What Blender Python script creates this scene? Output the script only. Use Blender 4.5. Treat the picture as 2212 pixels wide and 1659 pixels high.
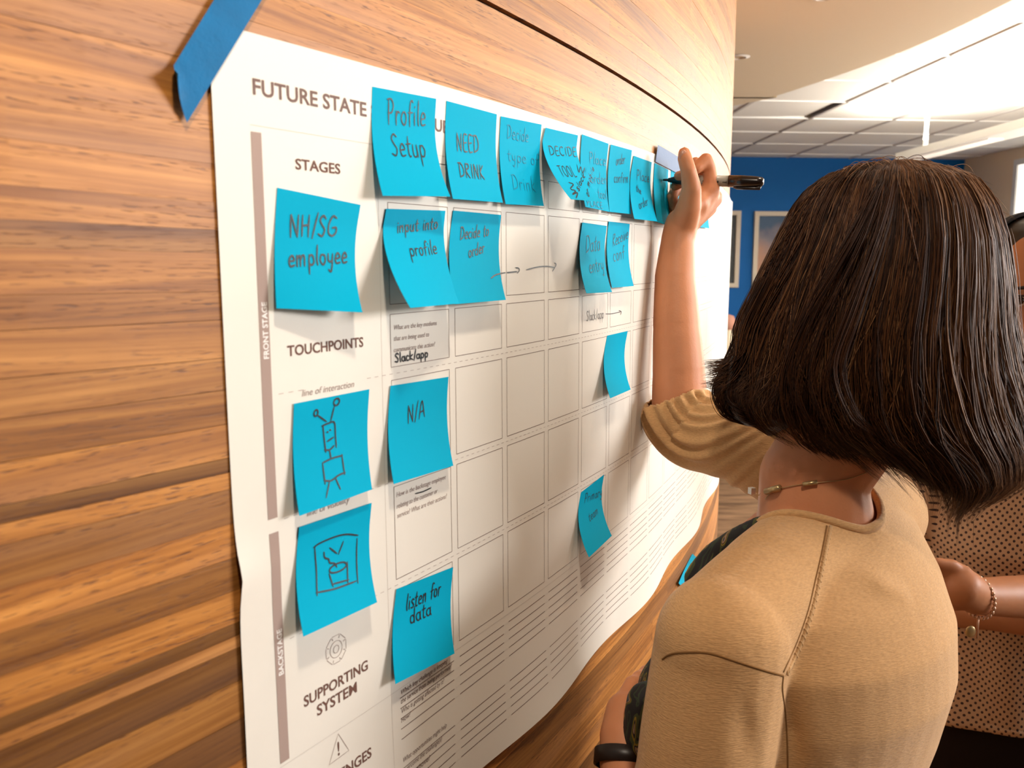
import bpy, bmesh, math, random
import numpy as np
from mathutils import Vector, Matrix, noise
from mathutils.bvhtree import BVHTree
PI = math.pi
rnd = random.Random(7)
for o in list(bpy.data.objects): bpy.data.objects.remove(o)
SC = bpy.context.scene
COL = SC.collection

# ------------------------------------------------------------------ camera
IW, IH, F, PITCH, ROLL, CZ = 2212, 1659, 1881.09, 0.127331, 0.0054707, 1.5
cd = bpy.data.cameras.new('camera'); cam = bpy.data.objects.new('camera', cd); COL.objects.link(cam)
cd.sensor_width = 36; cd.lens = 36 * F / IW; cd.clip_start = 0.02; cd.clip_end = 60
_c, _s = math.cos(PITCH), math.sin(PITCH)
_dn = Vector((0, -_s, -_c)); _X = Vector((1, 0, 0))
_r = math.cos(ROLL) * _X - math.sin(ROLL) * _dn
_d = math.sin(ROLL) * _X + math.cos(ROLL) * _dn
_f = Vector((0, _c, -_s))
M = Matrix((_r, -_d, -_f)).transposed().to_4x4(); M.translation = (0, 0, CZ)
cam.matrix_world = M
cd.dof.use_dof = True; cd.dof.focus_distance = 0.95; cd.dof.aperture_fstop = 11
SC.camera = cam

# ------------------------------------------------------------------ light
SC.view_settings.view_transform = 'Standard'; SC.view_settings.look = 'None'
SC.view_settings.gamma = 1; SC.view_settings.use_curve_mapping = False
SC.view_settings.exposure = 0.0
w = bpy.data.worlds.new('world'); SC.world = w; w.use_nodes = True
w.node_tree.nodes['Background'].inputs[0].default_value = (1.0, 0.87, 0.72, 1)
w.node_tree.nodes['Background'].inputs[1].default_value = 0.10
def lamp(name, kind, loc, target, power, color, size=0.3, size_y=None, spot=None, blend=0.5):
    d = bpy.data.lights.new(name, kind); d.energy = power; d.color = color
    o = bpy.data.objects.new(name, d); COL.objects.link(o); o.location = loc
    o.rotation_euler = (Vector(target) - Vector(loc)).to_track_quat('-Z', 'Y').to_euler()
    if kind == 'AREA':
        d.size = size
        if size_y: d.shape = 'RECTANGLE'; d.size_y = size_y
    elif kind == 'SPOT':
        d.shadow_soft_size = size; d.spot_size = spot; d.spot_blend = blend
    else: d.shadow_soft_size = size
    return o
# daylight through the windows of the right-hand wall
lamp('window_daylight', 'AREA', (4.2, 0.8, CZ + 0.68), (0.2, 0.9, CZ - 0.2), 165, (1.0, 0.97, 0.95), 2.0, 0.7)
lamp('window_daylight_far', 'AREA', (4.1, 4.2, CZ + 0.2), (0.3, 2.4, CZ + 0.0), 120, (1.0, 0.97, 0.92), 2.2, 1.4)
# recessed downlights of the soffit above the curved wall
lamp('downlight_lamp', 'SPOT', (0.16, -0.02, CZ + 0.93), (-0.16, 0.62, CZ + 0.12), 52, (1.0, 0.86, 0.70), 0.045, spot=1.3, blend=1.0)
lamp('downlight_lamp_middle', 'SPOT', (0.70, 1.05, CZ + 0.93), (0.30, 1.22, CZ - 0.1), 14, (1.0, 0.86, 0.68), 0.03, spot=1.5, blend=1.0)
lamp('downlight_lamp_far', 'SPOT', (0.95, 2.0, CZ + 0.93), (0.62, 2.0, CZ - 0.1), 14, (1.0, 0.86, 0.68), 0.03, spot=1.4, blend=1.0)

# ------------------------------------------------------------------ geometry helpers
def ray(px, py):
    a, b = px - IW / 2, py - IH / 2; cr, sr = math.cos(ROLL), math.sin(ROLL)
    u = (a * cr + b * sr) / F; v = (-a * sr + b * cr) / F
    return Vector((u, _c - v * _s, -_s - v * _c))
def at(px, py, Y):
    """world point seen at a photo pixel at horizontal distance Y"""
    d = ray(px, py); return Vector((d.x * Y / d.y, Y, CZ + d.z * Y / d.y))
R0, CX, CY, TH0 = 5.281772, -4.610365, 3.387953, 1.026106      # the round wooden wall (plan circle)
def wall_pt(s, z, off=0.0):
    t = TH0 + s / R0; r = R0 + off
    return Vector((CX + r * math.sin(t), CY - r * math.cos(t), CZ + z))
def wall_n(s):
    t = TH0 + s / R0; return Vector((math.sin(t), -math.cos(t), 0))
def hit(px, py, off=0.0):
    d = ray(px, py); r = R0 + off
    a = d.x**2 + d.y**2; b = -2 * (d.x * CX + d.y * CY); c = CX * CX + CY * CY - r * r
    D = max(b * b - 4 * a * c, 0); q = (-b - math.sqrt(D)) / (2 * a)
    x, y, z = d.x * q, d.y * q, d.z * q
    return (math.atan2(x - CX, -(y - CY)) - TH0) * R0, z
ROT = 0.019286
def pinv(px, py):
    s, z = hit(px, py, 0.0015); c, n = math.cos(ROT), math.sin(ROT)
    return s * c + z * n, -s * n + z * c

def mesh_obj(name, verts, faces, mat=None, parent=None, smooth=False, uvs=None, attr=None):
    me = bpy.data.meshes.new(name); me.from_pydata([tuple(v) for v in verts], [], faces)
    if mat: me.materials.append(mat)
    if uvs is not None:
        l = me.uv_layers.new(name='UVMap'); idx = np.empty(len(me.loops), dtype=np.int32)
        me.loops.foreach_get('vertex_index', idx)
        l.data.foreach_set('uv', np.asarray(uvs, dtype=np.float32)[idx].ravel())
    if smooth: me.polygons.foreach_set('use_smooth', [True] * len(me.polygons))
    me.update()
    o = bpy.data.objects.new(name, me); COL.objects.link(o)
    if parent: o.parent = parent
    return o
def project(P):
    x, y, z = P[0], P[1], P[2] - CZ; zc = y * _c - z * _s; yc = -(y * _s + z * _c); u = F * x / zc; v = F * yc / zc
    return IW / 2 + u * math.cos(ROLL) - v * math.sin(ROLL), IH / 2 + u * math.sin(ROLL) + v * math.cos(ROLL)
def thin_sheet(fn, us, vs, th):
    """a sheet with crisp rim: fn(u, v, off) -> point"""
    V, Fc = [], []; m, n = len(us), len(vs)
    for o in (0.0, -th):
        for u in us:
            for v in vs: V.append(fn(u, v, o))
    K = m * n
    for i in range(m - 1):
        for j in range(n - 1): a = i * n + j; Fc += [(a, a + 1, a + n + 1, a + n), (K + a, K + a + n, K + a + n + 1, K + a + 1)]
    for line in ([(u, vs[0]) for u in us], [(u, vs[-1]) for u in us], [(us[0], v) for v in vs], [(us[-1], v) for v in vs]):
        b = len(V); V += [fn(u, v, 0.0) for u, v in line] + [fn(u, v, -th) for u, v in line]; k = len(line)
        for i in range(k - 1): Fc.append((b + i, b + i + 1, b + k + i + 1, b + k + i))
    return V, Fc
def tag(o, label=None, cat=None, group=None, kind=None):
    if label: o['label'] = label
    if cat: o['category'] = cat
    if group: o['group'] = group
    if kind: o['kind'] = kind
    return o
def empty(name, label=None, cat=None, group=None, kind=None):
    o = bpy.data.objects.new(name, None); COL.objects.link(o); o.empty_display_size = 0.05
    return tag(o, label, cat, group, kind)
class MB:
    def __init__(s): s.v = []; s.f = []
    def quad_strip(s, A, B):
        n = len(s.v); s.v += A + B; m = len(A)
        for i in range(m - 1): s.f.append((n + i, n + i + 1, n + m + i + 1, n + m + i))
    def box(s, c, sx, sy, sz, R=None):
        n = len(s.v); c = Vector(c)
        for x in (-1, 1):
            for y in (-1, 1):
                for z in (-1, 1):
                    p = Vector((x * sx / 2, y * sy / 2, z * sz / 2))
                    if R is not None: p = R @ p
                    s.v.append(c + p)
        for q in ((0, 1, 3, 2), (4, 6, 7, 5), (0, 4, 5, 1), (2, 3, 7, 6), (0, 2, 6, 4), (1, 5, 7, 3)): s.f.append(tuple(n + i for i in q))
    def tube(s, P, rad, seg=10, cap=True):
        P = [Vector(p) for p in P]; R = rad if isinstance(rad, (list, tuple)) else [rad] * len(P)
        n0 = len(s.v); up = None
        for i, p in enumerate(P):
            t = (P[min(i + 1, len(P) - 1)] - P[max(i - 1, 0)]).normalized()
            if up is None:
                up = Vector((0, 0, 1)) if abs(t.z) < .9 else Vector((1, 0, 0))
            a = t.cross(up).normalized(); b = a.cross(t).normalized(); up = b
            for k in range(seg):
                an = 2 * PI * k / seg; s.v.append(p + (a * math.cos(an) + b * math.sin(an)) * R[i])
        for i in range(len(P) - 1):
            for k in range(seg):
                k2 = (k + 1) % seg
                s.f.append((n0 + i * seg + k, n0 + i * seg + k2, n0 + (i + 1) * seg + k2, n0 + (i + 1) * seg + k))
        if cap:
            s.f.append(tuple(n0 + k for k in reversed(range(seg)))); s.f.append(tuple(n0 + (len(P) - 1) * seg + k for k in range(seg)))
    def build(s, name, mat, parent=None, smooth=False): return mesh_obj(name, s.v, s.f, mat, parent, smooth)
def smooth_line(P, n=6):
    """Catmull-Rom through 2-D or 3-D points"""
    P = [np.array(p, float) for p in P]
    if len(P) < 3: return [P[0] + (P[-1] - P[0]) * t for t in np.linspace(0, 1, 5)] if len(P) == 2 else P
    Q = [2 * P[0] - P[1]] + P + [2 * P[-1] - P[-2]]; out = []
    for i in range(1, len(Q) - 2):
        for t in np.linspace(0, 1, n, endpoint=False):
            a, b, c, d = Q[i - 1], Q[i], Q[i + 1], Q[i + 2]
            out.append(.5 * ((2 * b) + (c - a) * t + (2 * a - 5 * b + 4 * c - d) * t * t + (3 * b - a - 3 * c + d) * t**3))
    out.append(P[-1]); return out

# ------------------------------------------------------------------ materials
def mat(name, col, rough=0.6, spec=0.4, metal=0.0, bump=None, var=None, sub=0.0, emit=None, sheen=0.0, coat=0.0):
    m = bpy.data.materials.new(name); m.use_nodes = True; nt = m.node_tree; b = nt.nodes['Principled BSDF']
    b.inputs['Base Color'].default_value = (*col, 1); b.inputs['Roughness'].default_value = rough
    b.inputs['Specular IOR Level'].default_value = spec; b.inputs['Metallic'].default_value = metal
    if sub: b.inputs['Subsurface Weight'].default_value = sub; b.inputs['Subsurface Radius'].default_value = (.012, .004, .002); b.inputs['Subsurface Scale'].default_value = 1.0
    if sheen: b.inputs['Sheen Weight'].default_value = sheen; b.inputs['Sheen Roughness'].default_value = .4
    if coat: b.inputs['Coat Weight'].default_value = coat; b.inputs['Coat Roughness'].default_value = .15
    if emit: b.inputs['Emission Color'].default_value = (*emit[0], 1); b.inputs['Emission Strength'].default_value = emit[1]
    tc = nt.nodes.new('ShaderNodeTexCoord')
    if var:   # (scale, amount, stretch)
        n = nt.nodes.new('ShaderNodeTexNoise'); n.inputs['Scale'].default_value = var[0]; n.inputs['Detail'].default_value = 4
        mp = nt.nodes.new('ShaderNodeMapping'); mp.inputs['Scale'].default_value = var[2] if len(var) > 2 else (1, 1, 1)
        nt.links.new(tc.outputs['Object'], mp.inputs[0]); nt.links.new(mp.outputs[0], n.inputs['Vector'])
        r = nt.nodes.new('ShaderNodeMapRange'); r.inputs[3].default_value = 1 - var[1]; r.inputs[4].default_value = 1 + var[1]
        r.inputs[1].default_value = .3; r.inputs[2].default_value = .7
        mx = nt.nodes.new('ShaderNodeVectorMath'); mx.operation = 'SCALE'; mx.inputs[0].default_value = col
        nt.links.new(n.outputs[0], r.inputs[0]); nt.links.new(r.outputs[0], mx.inputs['Scale']); nt.links.new(mx.outputs[0], b.inputs['Base Color'])
    if bump:
        n = nt.nodes.new('ShaderNodeTexNoise'); n.inputs['Scale'].default_value = bump[0]; n.inputs['Detail'].default_value = 3
        mp = nt.nodes.new('ShaderNodeMapping'); mp.inputs['Scale'].default_value = bump[2] if len(bump) > 2 else (1, 1, 1)
        nt.links.new(tc.outputs['Object'], mp.inputs[0]); nt.links.new(mp.outputs[0], n.inputs['Vector'])
        bp = nt.nodes.new('ShaderNodeBump'); bp.inputs['Strength'].default_value = bump[1]; bp.inputs['Distance'].default_value = .002
        nt.links.new(n.outputs[0], bp.inputs['Height']); nt.links.new(bp.outputs[0], b.inputs['Normal'])
    return m
def wood_material():
    m = bpy.data.materials.new('walnut veneer'); m.use_nodes = True; nt = m.node_tree; L = nt.links.new; b = nt.nodes['Principled BSDF']
    uv = nt.nodes.new('ShaderNodeUVMap'); uv.uv_map = 'UVMap'
    def tex(sx, sy, detail, scale=1.0, dist=0.0, rough=.55):
        mp = nt.nodes.new('ShaderNodeMapping'); mp.inputs['Scale'].default_value = (sx, sy, 1); L(uv.outputs[0], mp.inputs[0])
        n = nt.nodes.new('ShaderNodeTexNoise'); n.inputs['Scale'].default_value = scale; n.inputs['Detail'].default_value = detail
        n.inputs['Distortion'].default_value = dist; n.inputs['Roughness'].default_value = rough; L(mp.outputs[0], n.inputs['Vector']); return n.outputs[0]
    broad = tex(2.2, 48, 3, dist=.9); fine = tex(7, 330, 4); pores = tex(70, 900, 2, rough=.4); pmask = tex(4, 50, 2)
    def mr(x, a, bb, c, d):
        n = nt.nodes.new('ShaderNodeMapRange'); L(x, n.inputs[0]); n.inputs[1].default_value = a; n.inputs[2].default_value = bb; n.inputs[3].default_value = c; n.inputs[4].default_value = d; return n.outputs[0]
    def mth(op, x, y):
        n = nt.nodes.new('ShaderNodeMath'); n.operation = op
        for i, q in enumerate((x, y)):
            if isinstance(q, (int, float)): n.inputs[i].default_value = q
            else: L(q, n.inputs[i])
        return n.outputs[0]
    g = mth('ADD', mr(broad, .25, .75, 0, .60), mr(fine, .28, .72, 0, .40))
    ramp = nt.nodes.new('ShaderNodeValToRGB'); L(g, ramp.inputs[0]); cr = ramp.color_ramp
    cr.elements[0].position = .12; cr.elements[0].color = (0.17, 0.053, 0.009, 1)
    cr.elements[1].position = .85; cr.elements[1].color = (0.58, 0.26, 0.064, 1)
    e = cr.elements.new(.5); e.color = (0.38, 0.15, 0.031, 1)
    pk = tex(1.6, 14, 3, dist=.5); pm = nt.nodes.new('ShaderNodeMix'); pm.data_type = 'RGBA'; L(mr(pk, .5, .68, 0, .55), pm.inputs[0]); L(ramp.outputs[0], pm.inputs[6]); pm.inputs[7].default_value = (.36, .175, .085, 1)
    oi = nt.nodes.new('ShaderNodeObjectInfo')
    mul = nt.nodes.new('ShaderNodeMix'); mul.data_type = 'RGBA'; mul.blend_type = 'MULTIPLY'; mul.inputs[0].default_value = 1
    L(pm.outputs[2], mul.inputs[6]); L(oi.outputs['Color'], mul.inputs[7])
    po = mth('MULTIPLY', mr(pores, .58, .65, 0, 1), mr(pmask, .42, .58, 0.08, .8))
    mix = nt.nodes.new('ShaderNodeMix'); mix.data_type = 'RGBA'; L(po, mix.inputs[0]); L(mul.outputs[2], mix.inputs[6]); mix.inputs[7].default_value = (0.10, 0.035, 0.012, 1)
    L(mix.outputs[2], b.inputs['Base Color']); b.inputs['Roughness'].default_value = .45; b.inputs['Specular IOR Level'].default_value = .3
    bp = nt.nodes.new('ShaderNodeBump'); bp.inputs['Strength'].default_value = .25; bp.inputs['Distance'].default_value = .0004; bp.invert = True
    L(po, bp.inputs['Height']); L(bp.outputs[0], b.inputs['Normal'])
    return m
WOOD = wood_material()
M_dark = mat('dark joint', (.012, .006, .003), .8, .1)
M_paper = mat('poster paper', (.74, .70, .63), .55, .25, bump=(6, .25, (1, 1, .5)))
M_note = mat('cyan paper', (.0, .34, .53), .7, .05, bump=(60, .05))
M_ink = mat('black marker ink', (.010, .012, .016), .5, .3)
M_inkfaint = mat('faint pencil ink', (.0, .19, .30), .6, .2)
M_inkmid = mat('dry marker ink', (.006, .085, .13), .6, .2)
M_inkgrey = mat('grey pen ink', (.10, .09, .10), .6, .2)
M_print = mat('brown grey print', (.185, .12, .105), .7, .1)
M_printb = mat('dark brown print', (.15, .075, .058), .7, .1)
M_printl = mat('light grey print', (.33, .25, .225), .7, .1)
M_hair_l = mat('pale hairline print', (.52, .47, .43), .7, .1)
M_bar = mat('taupe bar print', (.37, .275, .24), .7, .1)
M_grid = mat('cell outline print', (.16, .095, .075), .7, .1)
M_tape = mat('blue masking tape', (.0, .12, .30), .6, .15, bump=(300, .2), var=(40, .12))
M_tape2 = mat('thin pale blue tape', (.065, .125, .26), .55, .15, bump=(300, .1))
M_white = mat('white paint', (.78, .75, .70), .6, .2)
M_ceil = mat('ceiling tile', (.80, .78, .74), .9, .1, bump=(220, .35), var=(180, .05))
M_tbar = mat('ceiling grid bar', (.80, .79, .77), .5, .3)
M_gap = mat('ceiling gap shadow', (.20, .13, .10), .9, .1)
M_soffit = mat('cream soffit paint', (.70, .60, .44), .7, .15)
M_blue = mat('blue wall paint', (.0, .105, .37), .6, .2, var=(.6, .06))
M_beige = mat('beige wall paint', (.80, .62, .43), .7, .15)
M_carpet = mat('brown carpet', (.12, .07, .04), .95, .05, bump=(140, .6), var=(3.2, .5, (1, 4, 1)))

# ------------------------------------------------------------------ setting: curved wooden wall
wall = empty('wall_left', kind='structure')
def curved_slab(s0, s1, z0, z1, o0, o1, n):
    V, Fc, UV = [], [], []
    for i in range(n + 1):
        s = s0 + (s1 - s0) * i / n
        for (z, o) in ((z0, o1), (z1, o1), (z1, o0), (z0, o0)):
            V.append(wall_pt(s, z, o)); UV.append((s, z))
    for i in range(n):
        a, b = i * 4, i * 4 + 4
        for k in range(4):
            k2 = (k + 1) % 4; Fc.append((a + k, b + k, b + k2, a + k2))
    Fc.append((0, 1, 2, 3)); Fc.append((n * 4 + 3, n * 4 + 2, n * 4 + 1, n * 4))
    return V, Fc, UV
GZ = 0.2257; CEIL = 1.10
V, Fc, UV = curved_slab(-1.6, 3.2, -1.5, CEIL - .1, -0.09, -0.0065, 48)
mesh_obj('backing', V, Fc, M_dark, wall)
rows = []
spec = [(.2237, .198, .9), (.198, .171, 1.12), (.171, .149, 1.0), (.149, .118, 1.0), (.118, .086, 1.04), (.086, .062, .98), (.062, .040, 1.06),
        (.040, .024, .97), (.024, .0105, .70), (.0105, -.012, .98), (-.012, -.029, .84), (-.029, -.052, .92), (-.052, -.0715, .82),
        (-.0715, -.0925, .74), (-.0925, -.1135, .98), (-.1135, -.1226, .45), (-.1226, -.1331, 1.12), (-.1331, -.155, .70),
        (-.155, -.177, 1.2), (-.177, -.1985, .66), (-.1985, -.2193, 1.05), (-.2193, -.228, .36), (-.228, -.236, .95), (-.236, -.258, .40)]
rows += spec
z = -.258
while z > -1.46:
    h = rnd.uniform(.018, .042); rows.append((z, z - h, rnd.choice([.45, .7, .9, 1.1, 1.0, .6, 1.15]))); z -= h
rows.append((z, -1.5, .8))
up = []; z = GZ + .0022
for h, t in ((.014, .95), (.020, .80), (.022, 1.12), (.034, .86), (.03, 1.0), (.024, .9), (.03, .98), (.035, 1.08)):
    up.append((z + h, z, t)); z += h
while z < CEIL - .16:
    h = rnd.uniform(.025, .045); up.append((z + h, z, rnd.choice([.85, 1.0, 1.1, .95]))); z += h
up.append((CEIL - .1, z, 1.0)); rows += up
for ri, (zt, zb, tone) in enumerate(rows):
    ends = [-1.6, rnd.uniform(-.9, -.45) if zb > -.27 else rnd.uniform(-.6, -.2), rnd.uniform(.35, 1.0), 3.2]
    if zt - zb > .04: ends = [-1.6, rnd.uniform(.2, 1), 3.2]
    for j in range(len(ends) - 1):
        s0, s1 = ends[j] + .00012, ends[j + 1] - .00012
        g = .00005 + (0.00012 if rnd.random() < .35 else 0); pr = rnd.uniform(0, .00018)
        V, Fc, UV = curved_slab(s0, s1, zb + g, zt - g, -.006, pr, max(4, int((s1 - s0) / .09)))
        ou, ov = rnd.uniform(0, 60), rnd.uniform(0, 60); tl = rnd.uniform(-.035, .035)
        UV = [(u + ou, v + ov + u * tl) for u, v in UV]
        o = mesh_obj('plank', V, Fc, WOOD, wall, uvs=UV)
        t = tone if j < 2 else tone * rnd.uniform(.9, 1.1); hs = rnd.uniform(-.05, .05)
        o.color = (min(t * (1 + hs * .3), 1.25), t, t * (1 - hs), 1)

# ------------------------------------------------------------------ setting: floor, ceiling, far walls
VX = -0.0534                                  # the room's long axis in plan
AX = Vector((VX, 1, 0)).normalized(); BX = Vector((1, -VX, 0)).normalized()
BW0 = Vector((0, 8.40, 0))                    # a point of the blue wall
def room(a, b, z): return BW0 + BX * b - AX * a + Vector((0, 0, CZ + z))     # a: distance towards the camera, b: to the right
def slab(name, P, th, m, **k):
    P = [Vector(p) for p in P]; n = (P[1] - P[0]).cross(P[2] - P[0]).normalized() * th
    V = P + [p - n for p in P]; Fc = [(0, 1, 2, 3), (7, 6, 5, 4)] + [(i, i + 4, (i + 1) % 4 + 4, (i + 1) % 4) for i in range(4)]
    o = mesh_obj(name, V, Fc, m); tag(o, **k); return o
BR = 4.376                                     # right-hand wall
slab('floor', [room(0, -9, -1.5), room(14, -9, -1.5), room(14, BR + .3, -1.5), room(0, BR + .3, -1.5)], .1, M_carpet, kind='structure')
slab('wall_back', [room(0, -9, -1.5), room(0, BR, -1.5), room(0, BR, CEIL + .1), room(0, -9, CEIL + .1)], .12, M_blue, kind='structure')
# ceiling: tiles laid in a grid of bars
ceil_root = empty('ceiling', kind='structure')
def ceil_ab(px, py, z=CEIL):
    d = ray(px, py); k = z / d.z; P = Vector((d.x * k, d.y * k, 0)) - BW0
    return -P.dot(AX), P.dot(BX)
A0 = ceil_ab(1840, 222)[0] % .61; B0 = ceil_ab(1571, 337)[1] % .61
slab('slab_above', [room(0, -9, CEIL + .25), room(0, BR + .3, CEIL + .25), room(14, BR + .3, CEIL + .25), room(14, -9, CEIL + .25)], .05, M_gap).parent = ceil_root
ga = A0 - .61; ia = 0
while ga < 8.0:
    gb = B0 - .61
    while gb < BR:
        a0, a1, b0, b1 = max(ga, 0) + .009, ga + .61 - .009, gb + .009, min(gb + .61, BR) - .009
        lift = .006
        c = room((a0 + a1) / 2, (b0 + b1) / 2, 0)
        shifted = abs(ga - ceil_ab(1750, 240)[0] + .3) < .31 and abs(gb + .3 - ceil_ab(1700, 238)[1]) < .31
        if b1 - b0 > .03 and a1 - a0 > .03:
            cut = .035 if shifted else 0
            mb = MB(); th = .015
            P = [room(a0, b0, CEIL + lift), room(a1, b0, CEIL + lift), room(a1, b1 - cut, CEIL + lift + (.012 if shifted else 0)), room(a0, b1 - cut, CEIL + lift + (.012 if shifted else 0))]
            mb.v = P + [p + Vector((0, 0, th)) for p in P]; mb.f = [(0, 1, 2, 3), (7, 6, 5, 4)] + [(i, i + 4, (i + 1) % 4 + 4, (i + 1) % 4) for i in range(4)]
            mb.build('ceiling_tile', M_ceil, ceil_root)
        gb += .61
    ga += .61
def bar(a0, b0, a1, b1, wd, nm):
    mb = MB(); d = (room(a1, b1, 0) - room(a0, b0, 0)); L = d.length; d.normalize(); q = Vector((-d.y, d.x, 0))
    R = Matrix((d, q, Vector((0, 0, 1)))).transposed()
    mb.box((room(a0, b0, CEIL + .003) + room(a1, b1, CEIL + .003)) / 2, L, wd, .006, R)
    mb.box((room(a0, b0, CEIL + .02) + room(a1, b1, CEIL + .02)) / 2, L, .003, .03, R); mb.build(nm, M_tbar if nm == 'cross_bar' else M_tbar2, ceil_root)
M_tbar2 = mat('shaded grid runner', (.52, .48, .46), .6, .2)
k = B0 - .61
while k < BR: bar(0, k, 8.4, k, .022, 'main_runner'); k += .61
k = A0
while k < 8.2: bar(k, -.6, k, BR, .018, 'cross_bar'); k += .61
# soffit following the curved wall
sz = CEIL - .1
edge_px = [(1587, 228), (1667, 210), (1829, 156.5), (1965, 105), (2087, 50), (2181, 3)]
ed = []
for q in edge_px:
    d = ray(*q); k = sz / d.z; ed.append(Vector((d.x * k, d.y * k, CZ + sz)))
e0 = ed[0] + (ed[0] - ed[1]).normalized() * 3.0 + Vector((-.35, 0, 0)); dl = (ed[-1] - ed[-2]).normalized()
ed = [e0] + ed + [ed[-1] + dl * 1.2, ed[-1] + dl * 3.2]
ed = [Vector(q) for q in smooth_line([tuple(q) for q in ed], 6)]
inner = [Vector((-6.0, p.y, p.z)) for p in ed]
mb = MB(); n = len(ed); hgt = Vector((0, 0, .14))
mb.v = ed + inner + [p + hgt for p in ed] + [p + hgt for p in inner]
for i in range(n - 1):
    mb.f += [(i, i + 1, n + i + 1, n + i), (2 * n + i + 1, 2 * n + i, 3 * n + i, 3 * n + i + 1), (i + 1, i, 2 * n + i, 2 * n + i + 1)]
tag(mb.build('trim_1', M_soffit), kind='structure')
def downlight(px, py, label):
    d = ray(px, py); k = (sz - .002) / d.z; c = Vector((d.x * k, d.y * k, CZ + sz - .001))
    r = empty('downlight', label, 'light', 'recessed downlights in the cream soffit'); r.location = c
    def ring(r0, r1, z0, z1, m, nm, seg=28):
        V, Fc = [], []
        for i in range(seg):
            a = 2 * PI * i / seg
            V += [(r0 * math.cos(a), r0 * math.sin(a), z0), (r1 * math.cos(a), r1 * math.sin(a), z1)]
        for i in range(seg): j = (i + 1) % seg; Fc.append((2 * i, 2 * i + 1, 2 * j + 1, 2 * j))
        if r0 == 0: V.append((0, 0, z0))
        return mesh_obj(nm, V, Fc, m, r)
    ring(.034, .052, -.006, -.001, M_white, 'trim_ring'); ring(.024, .034, .02, -.006, M_white, 'baffle')
    V = [(.024 * math.cos(2 * PI * i / 24), .024 * math.sin(2 * PI * i / 24), .012) for i in range(24)]
    mesh_obj('lamp', V, [tuple(range(24))], M_lamp, r)
M_lamp = mat('downlight lamp', (1, .9, .75), .5, emit=((1, .88, .66), 4.0))
downlight(1596, 123, 'small recessed downlight in the cream soffit right beside the curved wooden wall')
downlight(1782, -7, 'recessed downlight in the cream soffit cut by the upper edge of the photo')

# right-hand wall with large windows
wr = empty('wall_right', kind='structure')
def rbox(a0, a1, z0, z1, b0, b1, nm, m, par):
    mb = MB(); P = [room(a, b, z) for a in (a0, a1) for b in (b0, b1) for z in (z0, z1)]
    mb.v = P; mb.f = [(0, 1, 3, 2), (4, 6, 7, 5), (0, 4, 5, 1), (2, 3, 7, 6), (0, 2, 6, 4), (1, 5, 7, 3)]
    return mb.build(nm, m, par)
wins = [(.79, 3.3), (3.8, 6.2), (6.6, 9.0), (9.4, 11.8)]
ws, wt = -.62, 1.005
rbox(0, 14, -1.5, ws, BR, BR + .2, 'lower_wall', M_beige, wr); rbox(0, 14, wt, CEIL + .1, BR, BR + .2, 'header', M_beige, wr)
prev = 0
for a0, a1 in wins + [(14, 14)]:
    rbox(prev, a0, ws, wt, BR, BR + .2, 'pier', M_beige, wr); prev = a1
M_pane = mat('window glass with daylight', (.9, .9, .88), .3, emit=((1.0, .97, .88), 1.15))
M_frame = mat('white window frame', (.75, .73, .70), .5, .3)
for i, (a0, a1) in enumerate(wins):
    wn = empty('window_%d' % (i + 1), kind='structure')
    rbox(a0, a1, ws, ws + .05, BR - .012, BR + .05, 'frame', M_frame, wn); rbox(a0, a1, wt - .05, wt, BR - .012, BR + .05, 'frame', M_frame, wn)
    for c in (a0 + .025, (a0 + a1) / 2, a1 - .025): rbox(c - .025, c + .025, ws + .05, wt - .05, BR - .012, BR + .05, 'frame', M_frame, wn)
    for c0, c1 in ((a0 + .05, (a0 + a1) / 2 - .025), ((a0 + a1) / 2 + .025, a1 - .05)): rbox(c0, c1, ws + .05, wt - .05, BR + .004, BR + .012, 'pane', M_pane, wn)
rbox(0, 14, -1.5, -1.39, BR - .012, BR, 'baseboard_right', M_white, None)['kind'] = 'structure'
rbox(0, .012, -1.5, -1.39, -9, BR - .012, 'baseboard_back', M_white, None)['kind'] = 'structure'

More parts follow.
